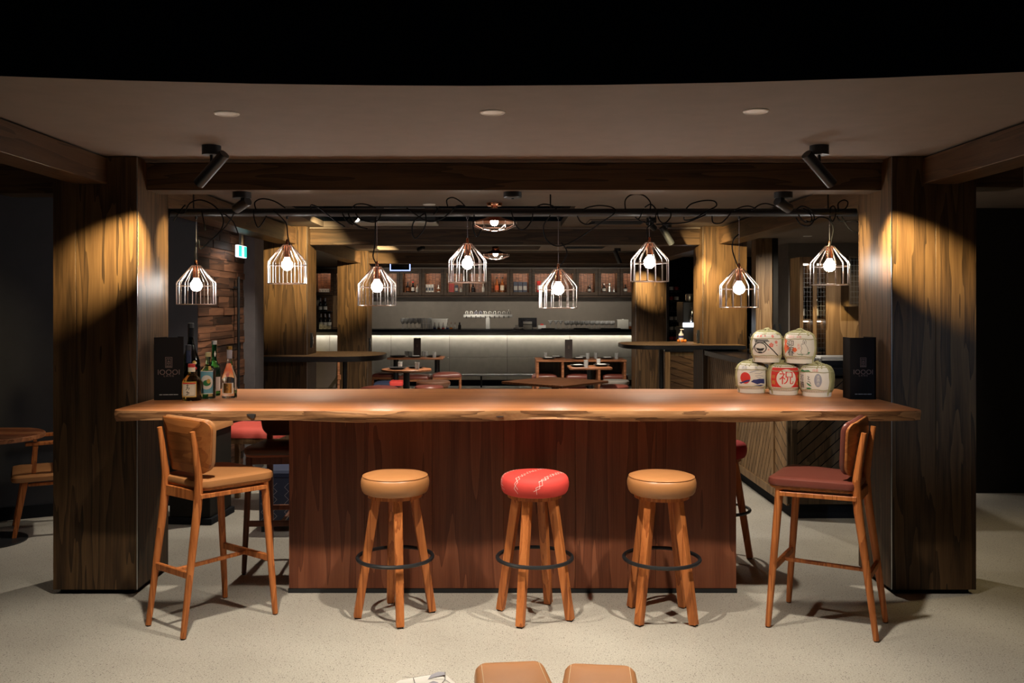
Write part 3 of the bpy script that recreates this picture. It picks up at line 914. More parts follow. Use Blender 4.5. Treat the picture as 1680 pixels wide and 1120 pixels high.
# recessed downlights
def downlight(px, py, label, r=.052, glow='lens_dim'):
    Y = YZ(py, CEIL)
    t = thing('downlight', label, 'downlight', (X(px, Y), Y, CEIL), 0)
    MB().lathe([(r - .008, -.001), (r, -.006), (r + .004, -.003), (r + .004, 0), (r - .008, 0), (r - .008, -.001)], 32).build('trim_ring', 'white', t)
    MB().lathe([(0, -.002), (r - .009, -.002), (r - .009, -.0005), (0, -.0005)], 28).build('diffuser', glow, t)
    return t
downlight(372, 186, 'round recessed downlight in the front ceiling, nearest the plank wall end')
downlight(808, 184, 'round recessed downlight in the front ceiling, middle of the three')
downlight(1240, 182, 'round recessed downlight in the front ceiling, nearest the barrel end')
downlight(704, 335, 'small downlight in the second bay ceiling, just above the black pipe', .05)
downlight(1302, 371, 'small dark downlight in the side ceiling above the wine cabinet, nearer one', .05)
downlight(1325, 387, 'small dark downlight in the side ceiling above the wine cabinet, further one', .05)

# ================================================================== PIPE AND CAGE PENDANTS
PY, PZc = 5.68, Z(348.5, 5.68)
t = thing('pendant_pipe', 'long black pipe hung under the ceiling across the bar, carrying the cage pendants', 'pipe', (0, PY, PZc))
MB().tube([(-2.23, 0, 0), (X(1404, PY), 0, 0)], .026, 20).build('pipe', 'black_metal', t)
for x in (-1.95, 0.3, 2.05):
    MB().tube([(x, 0, .02), (x, 0, CEIL - PZc)], .005, 8).build('hanger_rod', 'black_metal', t)
    MB().lathe([(0, CEIL - PZc - .012), (.02, CEIL - PZc - .012), (.02, CEIL - PZc), (0, CEIL - PZc)], 14, (x, 0, 0)).build('hanger_plate', 'black_metal', t)

def bulb_prof(r, zc, neck):
    return [(0, zc - r)] + [(r * math.sin(a), zc - r * math.cos(a)) for a in [PI * k / 12 for k in range(1, 9)]] + [(neck, zc + r * 1.25), (neck, zc + r * 1.6), (0, zc + r * 1.6)]
lamp_px = [(322, 499), (471, 465), (618.5, 501), (767, 463), (916, 505), (1065.5, 461.5), (1212.5, 504), (1361, 467)]
loops = {
 0: [[(277, 358), (281, 345), (300, 350), (312, 333), (330, 328), (352, 338), (366, 358), (362, 378), (345, 395), (329, 408), (326, 394), (321, 405), (319, 428), (322, 434)], [(331, 346), (334, 362), (337, 378)], [(388, 342), (375, 365), (358, 384), (341, 398)], [(366, 350), (382, 363), (391, 384)], [(285, 362), (297, 344), (304, 336)]],
 1: [[(420, 344), (418, 332), (430, 326), (450, 330), (468, 341)], [(416, 345), (417, 358), (423, 373), (431, 365), (437, 354)], [(448, 345), (462, 357), (470, 368), (472, 385), (475, 402)]],
 2: [[(510, 343), (511, 336), (525, 342), (545, 358), (566, 372)], [(561, 349), (569, 362), (579, 369)], [(577, 341), (585, 335), (600, 335), (617, 341)], [(583, 350), (592, 360), (612, 364), (621, 360), (625, 350)], [(571, 350), (578, 364), (590, 372), (603, 375)], [(616, 356), (615, 400), (612, 420), (617, 432)]],
 3: [[(735, 340), (733, 328), (743, 324), (756, 331), (765, 341)], [(667, 341), (682, 352), (702, 363), (722, 360), (737, 350), (749, 338), (762, 338)], [(697, 350), (680, 362), (676, 378), (681, 391), (693, 380), (699, 364), (698, 350)], [(716, 339), (717, 345), (711, 352)], [(778, 352), (776, 372), (782, 388), (790, 375)]],
 4: [[(876, 342), (890, 335), (905, 337), (913, 343)], [(903, 353), (892, 370), (895, 390), (908, 402), (925, 402), (950, 390), (985, 366), (1008, 350), (1006, 341), (985, 337), (965, 340), (955, 345)], [(947, 354), (952, 363), (962, 368), (976, 365)], [(921, 398), (930, 412), (926, 426), (918, 437)], [(838, 345), (848, 372), (860, 376), (872, 362), (874, 350)]],
 5: [[(1026, 344), (1026, 328), (1037, 319), (1055, 320), (1067, 332), (1066, 346)], [(1058, 340), (1068, 335), (1077, 346), (1073, 360), (1062, 364)], [(1078, 345), (1081, 360), (1090, 366), (1100, 356), (1099, 345), (1090, 341)], [(1042, 356), (1052, 363), (1065, 366)], [(1066, 356), (1072, 366), (1062, 374), (1063, 394)], [(1056, 342), (1050, 356), (1046, 360)]],
 6: [[(1122, 356), (1124, 361), (1140, 358), (1160, 346), (1175, 338), (1172, 330), (1155, 329), (1135, 334), (1126, 342)], [(1168, 354), (1170, 365), (1182, 366), (1192, 358), (1199, 349)], [(1076, 368), (1100, 367), (1128, 364), (1158, 352)], [(1212, 384), (1203, 394), (1202, 412), (1211, 437)], [(1205, 345), (1215, 340), (1228, 338), (1240, 342)]],
 7: [[(1233, 345), (1246, 336), (1258, 334), (1272, 338)], [(1306, 344), (1316, 338), (1330, 344), (1336, 358), (1328, 370), (1314, 368), (1306, 357)], [(1310, 352), (1320, 364), (1334, 362), (1345, 356), (1360, 360), (1367, 375), (1365, 390), (1362, 404)], [(1376, 345), (1375, 334), (1384, 328), (1391, 332), (1387, 342), (1374, 347)], [(1373, 354), (1378, 362), (1392, 363), (1406, 362)], [(1381, 355), (1388, 368), (1396, 377), (1406, 381), (1413, 376), (1411, 367), (1404, 362)], [(1362, 350), (1363, 340), (1369, 339), (1371, 352), (1366, 363), (1361, 356)], [(1318, 342), (1330, 352), (1331, 364), (1322, 362)]],
}
lam_first = {}
def cage_pendant(i):
    px, py = lamp_px[i]
    x, zb = X(px, PY), Z(py, PY)
    where = ['over the wine bottles, end of the row', 'second from the plank wall', 'third from the plank wall', 'fourth from the plank wall', 'fourth from the barrels', 'third from the barrels', 'second in from the barrel end', 'over the barrels, end of the row'][i]
    t = thing('cage_pendant', ('higher' if i % 2 else 'lower') + ' copper wire cage pendant lamp ' + where, 'pendant lamp', (x, PY, zb), 0.13 * i, 'cage pendants along the black pipe')
    n, rt, rb, zs, zt = 15, .026, .119, .135, .243
    if 'cage' not in lam_first:
        b = MB()
        for k in range(n):
            a = 2 * PI * k / n
            c, s = math.cos(a), math.sin(a)
            b.tube([(rt * c, rt * s, zt), (rb * .97 * c, rb * .97 * s, zs + .006), (rb * c, rb * s, zs - .004), (rb * c, rb * s, 0)], .0029, 6)
        for r, zz in ((rb, 0), (rb, zs - .02), (rt, zt)):
            b.tube([(r * math.cos(2 * PI * k / 40), r * math.sin(2 * PI * k / 40), zz) for k in range(40)], .0029, 6, True)
        lam_first['cage'] = b.mesh('wire_cage', 'wire')
        lam_first['socket'] = MB().lathe([(0, .165), (.022, .165), (.023, .17), (.023, zt), (.010, zt + .006), (.008, zt + .03), (.004, zt + .036), (0, zt + .036)], 20).mesh('socket', 'copper')
        lam_first['bulb'] = MB().lathe(bulb_prof(.036, .118, .014), 20).mesh('bulb', 'bulb')
    for k in ('wire_cage', 'socket', 'bulb'):
        o = bpy.data.objects.new(k, lam_first['cage' if k == 'wire_cage' else k]); C.objects.link(o); o.parent = t
    top = PZc - .024 - zb
    MB().tube([(0, 0, zt + .034), (0, 0, top)], .0014, 6).build('suspension_wire', 'ink_grey', t)
    MB().lathe([(0, top - .018), (.006, top - .018), (.009, top - .006), (.009, top + .006), (0, top + .006)], 12).build('grip', 'black_metal', t)
    rot = Matrix.Rotation(-0.13 * i, 3, 'Z')
    for j, lp in enumerate(loops[i]):
        ph = j * 1.7 + i
        pts = []
        for q, (a, c) in enumerate(lp):
            Y = PY - .034 + .012 * math.sin(ph + q * 1.1)
            pts.append(rot @ (P(a, c, Y) - Vector((x, PY, zb))))
        MB().tube(crom(pts, 5), .0042, 6).build('cable', 'cable', t)
    return t
for i in range(8): cage_pendant(i)

# copper dish pendants with wire guards beyond the pipe
def dish_pendant(label, px, ytop, ycan, Y, r):
    cz = CEIL if ycan else 3.1
    zr = Z(ytop, Y)
    t = thing('dish_pendant', label, 'pendant lamp', (X(px, Y), Y, zr), 0, 'copper dish pendants')
    MB().lathe([(r, 0), (r * .97, .006), (r * .55, .030), (r * .25, .055), (.05, .075), (.045, .10), (.02, .105), (.018, .10), (.04, .07), (r * .24, .05), (r * .54, .024), (r * .965, .001), (r, 0)], 36).build('shade', 'copper', t)
    b = MB()
    for k in range(12):
        a = 2 * PI * k / 12
        c, s = math.cos(a), math.sin(a)
        b.tube([(r * c, r * s, .002), (r * .99 * c, r * .99 * s, -.028), (r * .6 * c, r * .6 * s, -.058), (.045 * c, .045 * s, -.068)], .0022, 5)
    for rr, zz in ((r * .99, -.028), (r * .6, -.058), (.045, -.068)):
        b.tube([(rr * math.cos(2 * PI * k / 36), rr * math.sin(2 * PI * k / 36), zz) for k in range(36)], .0022, 5, True)
    b.build('wire_guard', 'wire', t)
    MB().lathe(bulb_prof(.034, .005, .014), 18).build('bulb', 'shade_glow', t)
    top = cz - zr
    MB().tube([(0, 0, .10), (0, 0, top - .03)], .004, 6).build('stem', 'copper', t)
    MB().lathe([(0, top - .07), (.028, top - .07), (.030, top - .03), (.062, top - .025), (.066, top - .004), (.066, top), (0, top)], 28).build('ceiling_cup', 'copper', t)
    return t
dish_pendant('copper dish pendant with wire guard right behind the black pipe', 811, 365, True, YZ(333, CEIL), .185)
dish_pendant('smaller looking copper dish pendant further back, below the second beam', 813, 417, False, 12.0, .18)

# ceiling grilles -----------------------------------------------------------
def grille(label, x0, x1, y0, y1, z, n=5, name='ceiling_grille'):
    t = thing(name, label, 'vent', ((x0 + x1) / 2, (y0 + y1) / 2, z))
    w, d = (x1 - x0) / 2, (y1 - y0) / 2
    MB().box(-w, w, -d, d, -.004, 0).build('backing', 'black', t)
    for a in ((-w, w, -d, -d + .02), (-w, w, d - .02, d), (-w, -w + .02, -d + .0201, d - .0201), (w - .02, w, -d + .0201, d - .0201)):
        MB().box(*a, -.012, -.0041, .002).build('frame', 'ceiling', t)
    for k in range(n):
        yy = -d + .03 + (2 * d - .06) * (k + .5) / n
        MB().box(-w + .021, w - .021, yy - .006, yy + .006, -.011, -.0045).build('slat', 'black_metal', t)
    return t
grille('flat slatted air grille in the ceiling before the second beam', X(966, 9.1), X(1062, 9.1), 8.95, 9.45, CEIL)
grille('flat slatted air grille in the ceiling before the third beam', X(925, 13.3), X(992, 13.3), 12.9, 13.5, CEIL)
t = thing('air_conditioner', 'dark ceiling air unit with pale bottom edge, high in the black recess', 'air conditioner', (X(652, 9.45), 9.45, 2.5))
MB().box(-.42, .42, -.16, .2, .02, .36, .01).build('casing', 'black_metal', t)
MB().box(-.42, .42, -.17, .2, 0, .0195, .004).build('bottom_tray', 'lens_dim', t)
for k in range(4): MB().box(-.12, .30, -.172, -.161, .09 + .055 * k, .10 + .055 * k, .002).build('louvre', 'steel', t)
for x in (-.38, .38): MB().tube([(x, 0, .355), (x, 0, .598)], .006, 6).build('hanger_rod', 'steel', t)

# ================================================================== ON THE SLAB
def on_slab(px, py): 
    Y = YZ(py, SZ1)
    return Vector((X(px, Y), Y, SZ1 + .0005))
LOGO = [[(-1, -1.6), (1, -1.6), (1, 1.6), (-1, 1.6), (-1, -1.6)], [(-.62, -1.2), (-.62, 1.15), (.62, 1.15), (.62, -1.2), (-.62, -1.2)], [(0, 1.15), (0, .35)], [(-.35, .35), (.35, .35)], [(0, .35), (-.38, -.35)], [(0, .35), (.38, -.35)], [(-.38, -.35), (.38, -.35)], [(0, -.35), (0, -.85)], [(-.35, -.85), (.35, -.85)], [(-1, -1.35), (1, -1.35)]]
def menu_stand(label, base, rz, w, h, side=.05, mat='menu', text=True):
    t = thing('menu_stand', label, 'menu', base, rz, None)
    MB().box(-w / 2, w / 2, -.0015, .0015, 0, h, .0006).build('front_cover', mat, t)
    MB().box(-.0015, .0015, 0, w * .8, 0, h, .0006, M4=Matrix.Translation((-w / 2, 0, 0)) @ Matrix.Rotation(R(-20 if side > 0 else 0), 4, 'Z')).build('back_cover', mat, t)
    MB().box(-.0015, .0015, 0, w * .6, 0, h * 1.01, .0006, M4=Matrix.Translation((w / 2, 0, 0)) @ Matrix.Rotation(R(30), 4, 'Z')).build('back_cover', mat, t)
    f = Flat()
    u = w / .16
    for L in LOGO: f.line([(x * .018 * u, h * .60 + y * .018 * u) for x, y in L], .0022 * u)
    if text:
        f.text('IOOOI', .042 * u, 0, h * .44)
        f.text('L A N E', .017 * u, 0, h * .385)
    fn = lambda a, v: Vector((a, -.0023, v))
    f.build('logo_print', 'foil', fn, t, 0)
    if text:
        f = Flat()
        for a, c in ((-.050, -.036), (-.030, -.002), (.003, .022), (.027, .050)): f.line([(a * u, h * .085), (c * u, h * .085)], .0045 * u)
        f.build('small_print', 'foil_white', fn, t, 0)
    return t
p = on_slab(277, 656)
menu_stand('tall black folded menu standing beside the sake bottles', p, R(8), .165, .365)
p = on_slab(1416, 655)
menu_stand('tall black folded menu standing beside the stacked barrels', p, R(-2), .150, .362, 0)

def bottle(label, base, prof, mat, cap, cap_mat, neck=None, neck_mat=None, labels=(), rz=0, n=28):
    t = thing('bottle', label, 'bottle', base, rz)
    MB().lathe(prof, n).build('glass_body', mat, t)
    MB().lathe(cap, 20).build('cap', cap_mat, t)
    if neck: MB().lathe(neck, 20).build('neck_foil', neck_mat, t)
    fn = on_profile(prof)
    for name, fl, m, off in labels:
        fl.build(name, m, on_profile(prof, off), t, .010)
    return t
def bprof(r, hs, hn, rn, h, foot=.004, curve=2.0):
    """body radius r to hs, shoulder to neck start hn, neck rn to h"""
    p = [(0, .003), (r * .8, .003), (r * .93, 0), (r * .985, foot), (r, foot * 3)]
    p += [(r, hs * k / 4) for k in range(1, 5)]
    for k in range(1, 9):
        t = k / 8
        s = (1 + math.cos(PI * t ** (1 / curve * 1.2))) / 2
        p.append((rn + (r - rn) * s, hs + (hn - hs) * t))
    p += [(rn, h), (0, h)]
    return p
# isshobin: tall black-green bottle
pr = bprof(.0555, .20, .36, .0165, .418, curve=1.6)
bottle('tall black green glass sake bottle, tallest of the bottles', on_slab(313, 649.8), pr, 'g_dark', [(0, .415), (.0185, .415), (.0185, .441), (.016, .444), (0, .444)], 'black_metal',
       [(.0172, .36), (.0178, .36), (.0178, .412), (.0172, .412), (.0172, .36)], 'bottle_dark',
       [('yellow_seal', Flat().disc(.040, .205, .013, n=14), 'ink_gold', .0014), ('red_seal', Flat().disc(.046, .172, .009, n=12), 'ink_red', .0014)])
pr = bprof(.034, .14, .20, .0145, .29, curve=1.8)
b_ = on_slab(309.5, 653)
bottle('slim dark bottle with a grey cap, between the black bottle and the squat one', b_, pr, 'g_dark', [(0, .285), (.0165, .285), (.0165, .316), (0, .318)], 'wall_navy', [(.0150, .21), (.0156, .21), (.0156, .284), (.0150, .284), (.0150, .21)], 'blue_fab')
# squat amber bottle
pr = bprof(.055, .115, .160, .0185, .195, curve=1.3)
fl = Flat().rect(-.045, .022, .045, .112)
fl2 = Flat().rect(-.040, .028, .040, .098)
fl3 = Flat().rect(-.040, .099, .040, .106)
fl4 = Flat().line([(-.012, .090), (.004, .088)], .003).line([(-.004, .096), (-.006, .072), (-.014, .064)], .003).line([(-.010, .078), (.006, .076), (.002, .064)], .003).line([(-.006, .058), (-.004, .038), (-.012, .036)], .003).line([(-.012, .052), (.004, .050), (.002, .040)], .003).line([(-.036, .094), (-.036, .032), (.036, .032), (.036, .094), (.02, .097), (-.02, .097), (-.036, .094)], .0012)
bottle('squat amber liquor bottle with cream label, in front of the black bottles', on_slab(314.5, 656.3), pr, 'g_amber', [(0, .192), (.0205, .192), (.0205, .210), (.018, .212), (0, .212)], 'carton_red',
       [(.0192, .166), (.0200, .166), (.0200, .1915), (.0192, .1915), (.0192, .166)], 'cream',
       [('label_paper', fl, 'ink_gold', .0010), ('label_paper', fl2, 'cream', .0016), ('label_band', fl3, 'ink_red', .0016), ('label_print', fl4, 'ink', .0022)])
# pale green bottle with blue label
pr = bprof(.0435, .168, .205, .0150, .25, curve=1.3)
fl = Flat().rect(-.042, .030, .042, .165)
fl2 = Flat().disc(.004, .098, .036, .042, 24)
fl3 = Flat().disc(.006, .094, .022, .018, 20)
fl4 = Flat().disc(.016, .105, .010, .014, 14)
fl5 = Flat().rect(-.042, .0295, .042, .034).rect(-.042, .161, .042, .1655)
bottle('pale green bottle with a blue label and white roundel', on_slab(341.5, 653.2), pr, 'g_pale', [(0, .247), (.0165, .247), (.0165, .270), (.015, .272), (0, .272)], 'rope',
       labels=[('label_paper', fl, 'ink_teal', .0010), ('label_roundel', fl2, 'paper', .0016), ('label_island', fl3, 'ink_green', .0022), ('label_fruit', fl4, 'ink_gold', .0028), ('label_border', fl5, 'paper', .0016)])
# green bottle behind
pr = bprof(.038, .165, .235, .0140, .315, curve=1.7)
fl = Flat().rect(-.02, .03, .055, .115)
fl2 = Flat().poly([(.022, .235), (.036, .255), (.022, .275), (.008, .255)])
bottle('green glass bottle with a silver cap, behind the blue labelled one', on_slab(351.5, 648.4), pr, 'g_green', [(0, .312), (.0165, .312), (.0165, .333), (.015, .335), (0, .335)], 'silver',
       labels=[('label_paper', fl, 'paper', .0010), ('neck_tag', fl2, 'paper', .003)])
# clear bottle, gold cap
pr = bprof(.0455, .115, .235, .0140, .292, curve=1.4)
fl = Flat().rect(-.036, .028, .036, .092)
fl2 = Flat().rect(-.024, .032, .026, .090)
fl3 = Flat().text('大', .026, 0, .075).text('吟', .022, 0, .052)
fl4 = Flat()
for k in range(-3, 4): fl4.poly([(k * .011 - .0055, .165), (k * .011, .138 - .006 * (k % 2)), (k * .011 + .0055, .165), (k * .011 + .003, .205), (k * .011 - .003, .205)])
fl5 = Flat().disc(.002, .140, .010, .013, 14)
bottle('clear sake bottle with gold cap, orange flame pattern and gold label', on_slab(376.5, 652.3), pr, 'g_clear', [(0, .288), (.0165, .288), (.0165, .306), (.015, .308), (0, .308)], 'gold',
       [(.0147, .235), (.0153, .235), (.0153, .287), (.0147, .287), (.0147, .235)], 'ink_grey',
       [('label_paper', fl, 'paper', .0010), ('label_panel', fl2, 'gold', .0016), ('label_print', fl3, 'ink', .0022), ('flame_print', fl4, 'ink_orange', .0010), ('fruit_print', fl5, 'ink_pink', .0018)])

# straw wrapped ceremonial barrels
BP = [(0, .004), (.070, .004), (.078, 0), (.081, .010), (.083, .026), (.090, .034), (.097, .060), (.1005, .10), (.099, .135), (.093, .160), (.082, .178), (.062, .191), (.03, .198), (0, .200)]
bfirst = {}
def barrel(label, base, rz, prints, face=1.0):
    t = thing('sake_barrel', label, 'barrel', base, rz)
    if not bfirst:
        bfirst['body'] = MB().lathe(BP, 40).mesh('straw_body', 'straw')
        b = MB().lathe([(.0795, .001), (.0830, .001), (.0850, .012), (.0855, .026), (.0835, .026), (.0795, .001)], 36)
        bfirst['foot_band'] = b.mesh('foot_band', 'paper')
    for k in ('straw_body', 'foot_band'):
        o = bpy.data.objects.new(k, bfirst['body' if k == 'straw_body' else k]); C.objects.link(o); o.parent = t
    a0 = .112
    Flat().rect(-a0, .027, a0, .196, 26).build('paper_wrapper', 'paper', on_profile(BP, .0010), t, .012)
    for name, fl, m, off in prints:
        fl.build(name, m, on_profile(BP, off), t, .007)
    def pt(u, v, off): return on_profile(BP, off)(u, v)
    rg2 = random.Random(int(base[0] * 1000))
    for v in (.044, .150):
        MB().tube([pt(2 * PI * .1005 * k / 40, v + .002 * math.sin(k), .003) for k in range(40)], .0024, 6, True).build('hoop_rope', 'rope', t)
    for u in (-a0, -a0 + .007, a0, a0 + .008, a0 + .10, -a0 - .10):
        MB().tube([pt(u + .002 * math.sin(v * 90), v, .003) for v in [.006 + .0125 * k for k in range(16)]], .0030, 6).build('side_rope', 'rope', t)
    for k in range(5):
        a = rg2.uniform(0, PI)
        q = []
        for j in range(9):
            s = -1 + j / 4
            r = abs(s) * .088
            zz = .203 - .030 * (r / .088) ** 2.2
            q.append((r * math.copysign(1, s) * math.cos(a) - .012 * math.sin(a) * math.sin(3 * s), r * math.copysign(1, s) * math.sin(a), zz))
        MB().tube(q, .0034, 6).build('top_rope', 'rope', t)
    MB().tube(crom([(-.02, -.012, .203), (-.005, .006, .211), (.012, -.006, .212), (.004, -.016, .207), (-.012, .004, .209), (.022, .012, .204)], 4), .0038, 6).build('knot', 'rope', t)
    return t
def onb(px, py):
    Y = YZ(py, SZ1); return (X(px, Y), Y, SZ1)
# lower row
sun = [('sun_print', Flat().disc(-.040, .098, .033, .036, 28), 'ink_red', .0018),
       ('cloud_print', Flat().poly([(-.005, .075), (.010, .088), (.030, .090), (.045, .094), (.085, .092), (.090, .062), (.060, .066), (.035, .060), (.015, .068)]).poly([(-.085, .066), (-.060, .072), (-.035, .084), (-.012, .088), (-.012, .078), (-.040, .070), (-.070, .060)]).poly([(.012, .052), (.060, .056), (.090, .052), (.060, .047)]), 'ink_blue', .0026),
       ('brush_print', Flat().line([(-.012, .132), (.012, .140), (.030, .146), (.052, .148)], .004).line([(.020, .128), (.050, .126), (.070, .133)], .0025).line([(.022, .112), (.045, .115), (.075, .110)], .003).line([(.030, .104), (.058, .101)], .0025), 'ink_grey', .0020),
       ('seal_print', Flat().text('清酒', .020, -.050, .160).text('特', .018, .03, .160), 'ink_grey', .0018)]
barrel('small barrel with a red sun and indigo clouds, bottom row', onb(1232.5, 643.3), R(-14), sun)
red = [('red_ground', Flat().rect(-.098, .050, .098, .170, 24), 'ink_red', .0018),
       ('white_disc', Flat().disc(0, .103, .060, .058, 36), 'paper', .0024),
       ('gold_flecks', Flat().text('寿', .030, -.080, .076).text('祥', .026, -.080, .112).text('福', .032, .080, .074).text('寿', .026, .078, .114), 'ink_gold', .0024),
       ('character_print', Flat().text('祝', .088, 0, .104, 1.05), 'ink_red', .0032)]
barrel('small barrel with a bold red character in a white disc on red, bottom row middle', onb(1285, 646.3), R(-6), red)
pine = [('green_print', Flat().poly([(-.100, .152), (-.08, .164), (-.05, .158), (-.02, .162), (-.004, .154), (-.02, .149), (-.06, .148)]).poly([(-.030, .088), (-.010, .078), (.004, .066), (-.008, .066), (-.024, .076)]).poly([(-.034, .054), (-.012, .058), (.004, .052), (-.010, .048), (-.030, .048)]), 'ink_green', .0020),
        ('character_print', Flat().text('若', .042, -.068, .112).text('鶴', .044, -.068, .070).line([(-.022, .125), (-.012, .120), (-.020, .108), (-.006, .104)], .003).line([(-.020, .096), (-.008, .092), (-.002, .080)], .003), 'ink', .0020),
        ('oval_print', Flat().disc(.040, .102, .022, .040, 24), 'ink_grey', .0018),
        ('oval_text', Flat().text('清', .020, .040, .122).text('酒', .020, .040, .102).text('造', .020, .040, .080), 'paper', .0026),
        ('divider_print', Flat().line([(-.038, .142), (-.038, .044)], .0015), 'ink_gold', .0022),
        ('small_print', Flat().text('特選', .018, .024, .160), 'ink_pink', .0022)]
barrel('small barrel with green pine sprigs and black brush characters, bottom row end', onb(1340, 649.3), R(-38), pine)
# upper row
ztop = SZ1 + .197
def fl_flower(f, x, y, r):
    for k in range(5):
        a = PI / 2 + 2 * PI * k / 5
        f.disc(x + r * .6 * math.cos(a), y + r * .6 * math.sin(a), r * .48, n=10)
    return f
fw = Flat()
for x, y, r in ((.028, .110, .014), (.060, .128, .010), (-.060, .164, .006), (-.038, .166, .008), (.040, .164, .009), (-.01, .166, .005), (.064, .108, .004), (.012, .082, .004)): fl_flower(fw, x, y, r)
spring = [('flower_print', fw, 'ink_pink', .0020),
          ('character_print', Flat().line([(-.082, .141), (.008, .141)], .005).line([(-.078, .133), (.014, .134)], .005).line([(-.070, .126), (-.004, .125)], .004).line([(-.062, .139), (-.076, .110), (-.098, .080)], .005).line([(-.018, .134), (.018, .098), (.062, .056), (.078, .045)], .006).disc(-.040, .092, .041, .034, 32, .86).poly([(-.068, .092), (-.040, .088), (-.012, .092), (-.022, .076), (-.040, .072), (-.058, .076)]).line([(-.052, .066), (-.030, .066)], .006), 'ink', .0024)]
sp1 = barrel('small barrel with a brushed bowl emblem and coral blossoms, top of the stack', (X(1258, 5.66), 5.66, ztop), R(-17), spring)
rab = [('leaf_print', Flat().poly([(-.102, .160), (-.085, .150), (-.070, .138), (-.078, .118), (-.060, .104), (-.050, .090), (-.066, .082), (-.090, .060), (-.100, .090), (-.092, .120)]).poly([(-.030, .098), (-.012, .098), (-.004, .082), (-.018, .070), (-.034, .078)]), 'ink_orange', .0020),
       ('character_print', Flat().text('迎', .052, -.048, .116).text('春', .052, -.046, .068), 'ink', .0026),
       ('year_print', Flat().text('2011', .022, -.046, .163).text('新春', .016, .006, .162), 'ink_pink', .0022),
       ('rabbit_outline', Flat().line([(.022, .062), (.016, .078), (.024, .094), (.018, .108), (.022, .122), (.030, .118), (.028, .140), (.034, .146), (.037, .120), (.044, .146), (.050, .138), (.044, .116), (.052, .104), (.060, .086), (.060, .066), (.048, .058), (.022, .060)], .0018), 'ink', .0022),
       ('grass_print', Flat().line([(-.004, .062), (.006, .056), (.014, .060), (.022, .054), (.030, .056)], .003).line([(.052, .056), (.060, .060), (.068, .056)], .003).poly([(.058, .070), (.074, .072), (.072, .064), (.060, .062)]), 'ink_green', .0022),
       ('side_writing', Flat().text('お', .020, .004, .112).text('め', .020, .006, .094), 'ink_pink', .0022)]
barrel('small barrel with brush characters and a line drawn rabbit, top of the stack', (X(1312, 5.56), 5.56, ztop), R(-24), rab)

# ================================================================== SERVICE COUNTER ON THE BARREL SIDE (diagonal boarded fronts)
def clip_half(poly, nx_, ny_, d):
    out = []
    for i in range(len(poly)):
        a, c = poly[i - 1], poly[i]
        da, dc = a[0] * nx_ + a[1] * ny_ - d, c[0] * nx_ + c[1] * ny_ - d
        if (da <= 0) != (dc <= 0):
            k = da / (da - dc)
            out.append((a[0] + (c[0] - a[0]) * k, a[1] + (c[1] - a[1]) * k))
        if dc <= 0: out.append(c)
    return out
def boards(parent, w, h, ang, pitch, mat, M4, th=.010, gap=.007):
    """diagonal boards cut to a w x h panel lying in (u, v), each board its own piece"""
    c, s = math.cos(ang), math.sin(ang)
    nx_, ny_ = -s, c
    ds = [u * nx_ + v * ny_ for u in (0, w) for v in (0, h)]
    d = math.floor(min(ds) / pitch) * pitch
    while d < max(ds):
        p = [(0, 0), (w, 0), (w, h), (0, h)]
        p = clip_half(p, nx_, ny_, d + pitch - gap)
        p = clip_half(p, -nx_, -ny_, -d) if len(p) > 2 else []
        if len(p) > 2:
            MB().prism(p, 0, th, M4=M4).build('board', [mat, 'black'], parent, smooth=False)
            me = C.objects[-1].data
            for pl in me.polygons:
                if pl.index < len(me.polygons) - 2: pl.material_index = 1  # sides coloured black in place of the shadow lines between boards
        d += pitch
cx0 = 2.19
sc = thing('service_counter', 'oak service counter with diagonal boarded fronts and dark top, behind the barrels', 'counter', (cx0, 8.3, 0))
CT = 1.17
MB().box(.03, .62, -1.35, 1.36, .12, CT - .06).build('carcass', 'black', sc)
MB().box(.06, .62, -1.31, 1.36, 0, .12).build('toe_kick', 'black', sc)
MB().box(-.03, .66, -1.42, 1.36, CT - .055, CT, .004).build('worktop', 'stone_black', sc)
def side(y_near, y_far): return Matrix.Translation((.028, y_far - 8.3, 0)) @ Matrix(((0, 0, -1, 0), (-1, 0, 0, 0), (0, 1, 0, 0), (0, 0, 0, 1)))
def side_panel(y0, y1, z0, z1, ang, pitch, mat):
    m = Matrix.Translation((0, 0, z0)) @ side(y0, y1)
    boards(sc, y1 - y0, z1 - z0, ang, pitch, mat, m)
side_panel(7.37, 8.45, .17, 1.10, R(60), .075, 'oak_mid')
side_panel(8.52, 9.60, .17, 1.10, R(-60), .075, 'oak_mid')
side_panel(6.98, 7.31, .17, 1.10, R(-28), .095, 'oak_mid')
for y0, y1 in ((6.95, 6.98), (7.312, 7.368), (8.452, 8.518), (9.602, 9.66)):
    MB().box(.005, .030, y0 - 8.3, y1 - 8.3, .12, CT - .056, .002).build('frame_post', 'oak_dim' if y0 < 6.96 else 'oak_mid', sc)
MB().box(.008, .029, 6.98 - 8.3, 9.60 - 8.3, .10, .168, .002).build('bottom_rail', 'oak_mid', sc)
MB().box(.008, .029, 6.98 - 8.3, 9.60 - 8.3, 1.102, CT - .057, .002).build('top_rail', 'oak_mid', sc)
mf = Matrix.Translation((.075, -1.352, .17)) @ Matrix(((1, 0, 0, 0), (0, 0, -1, 0), (0, 1, 0, 0), (0, 0, 0, 1)))
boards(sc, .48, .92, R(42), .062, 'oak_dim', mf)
for a in ((.03, .073), (.557, .62)): MB().box(*a, -1.368, -1.3505, .12, CT - .056, .002).build('frame_post', 'oak_dim', sc)
MB().box(.0735, .5565, -1.364, -1.3505, .12, .168, .002).build('bottom_rail', 'oak_dim', sc)
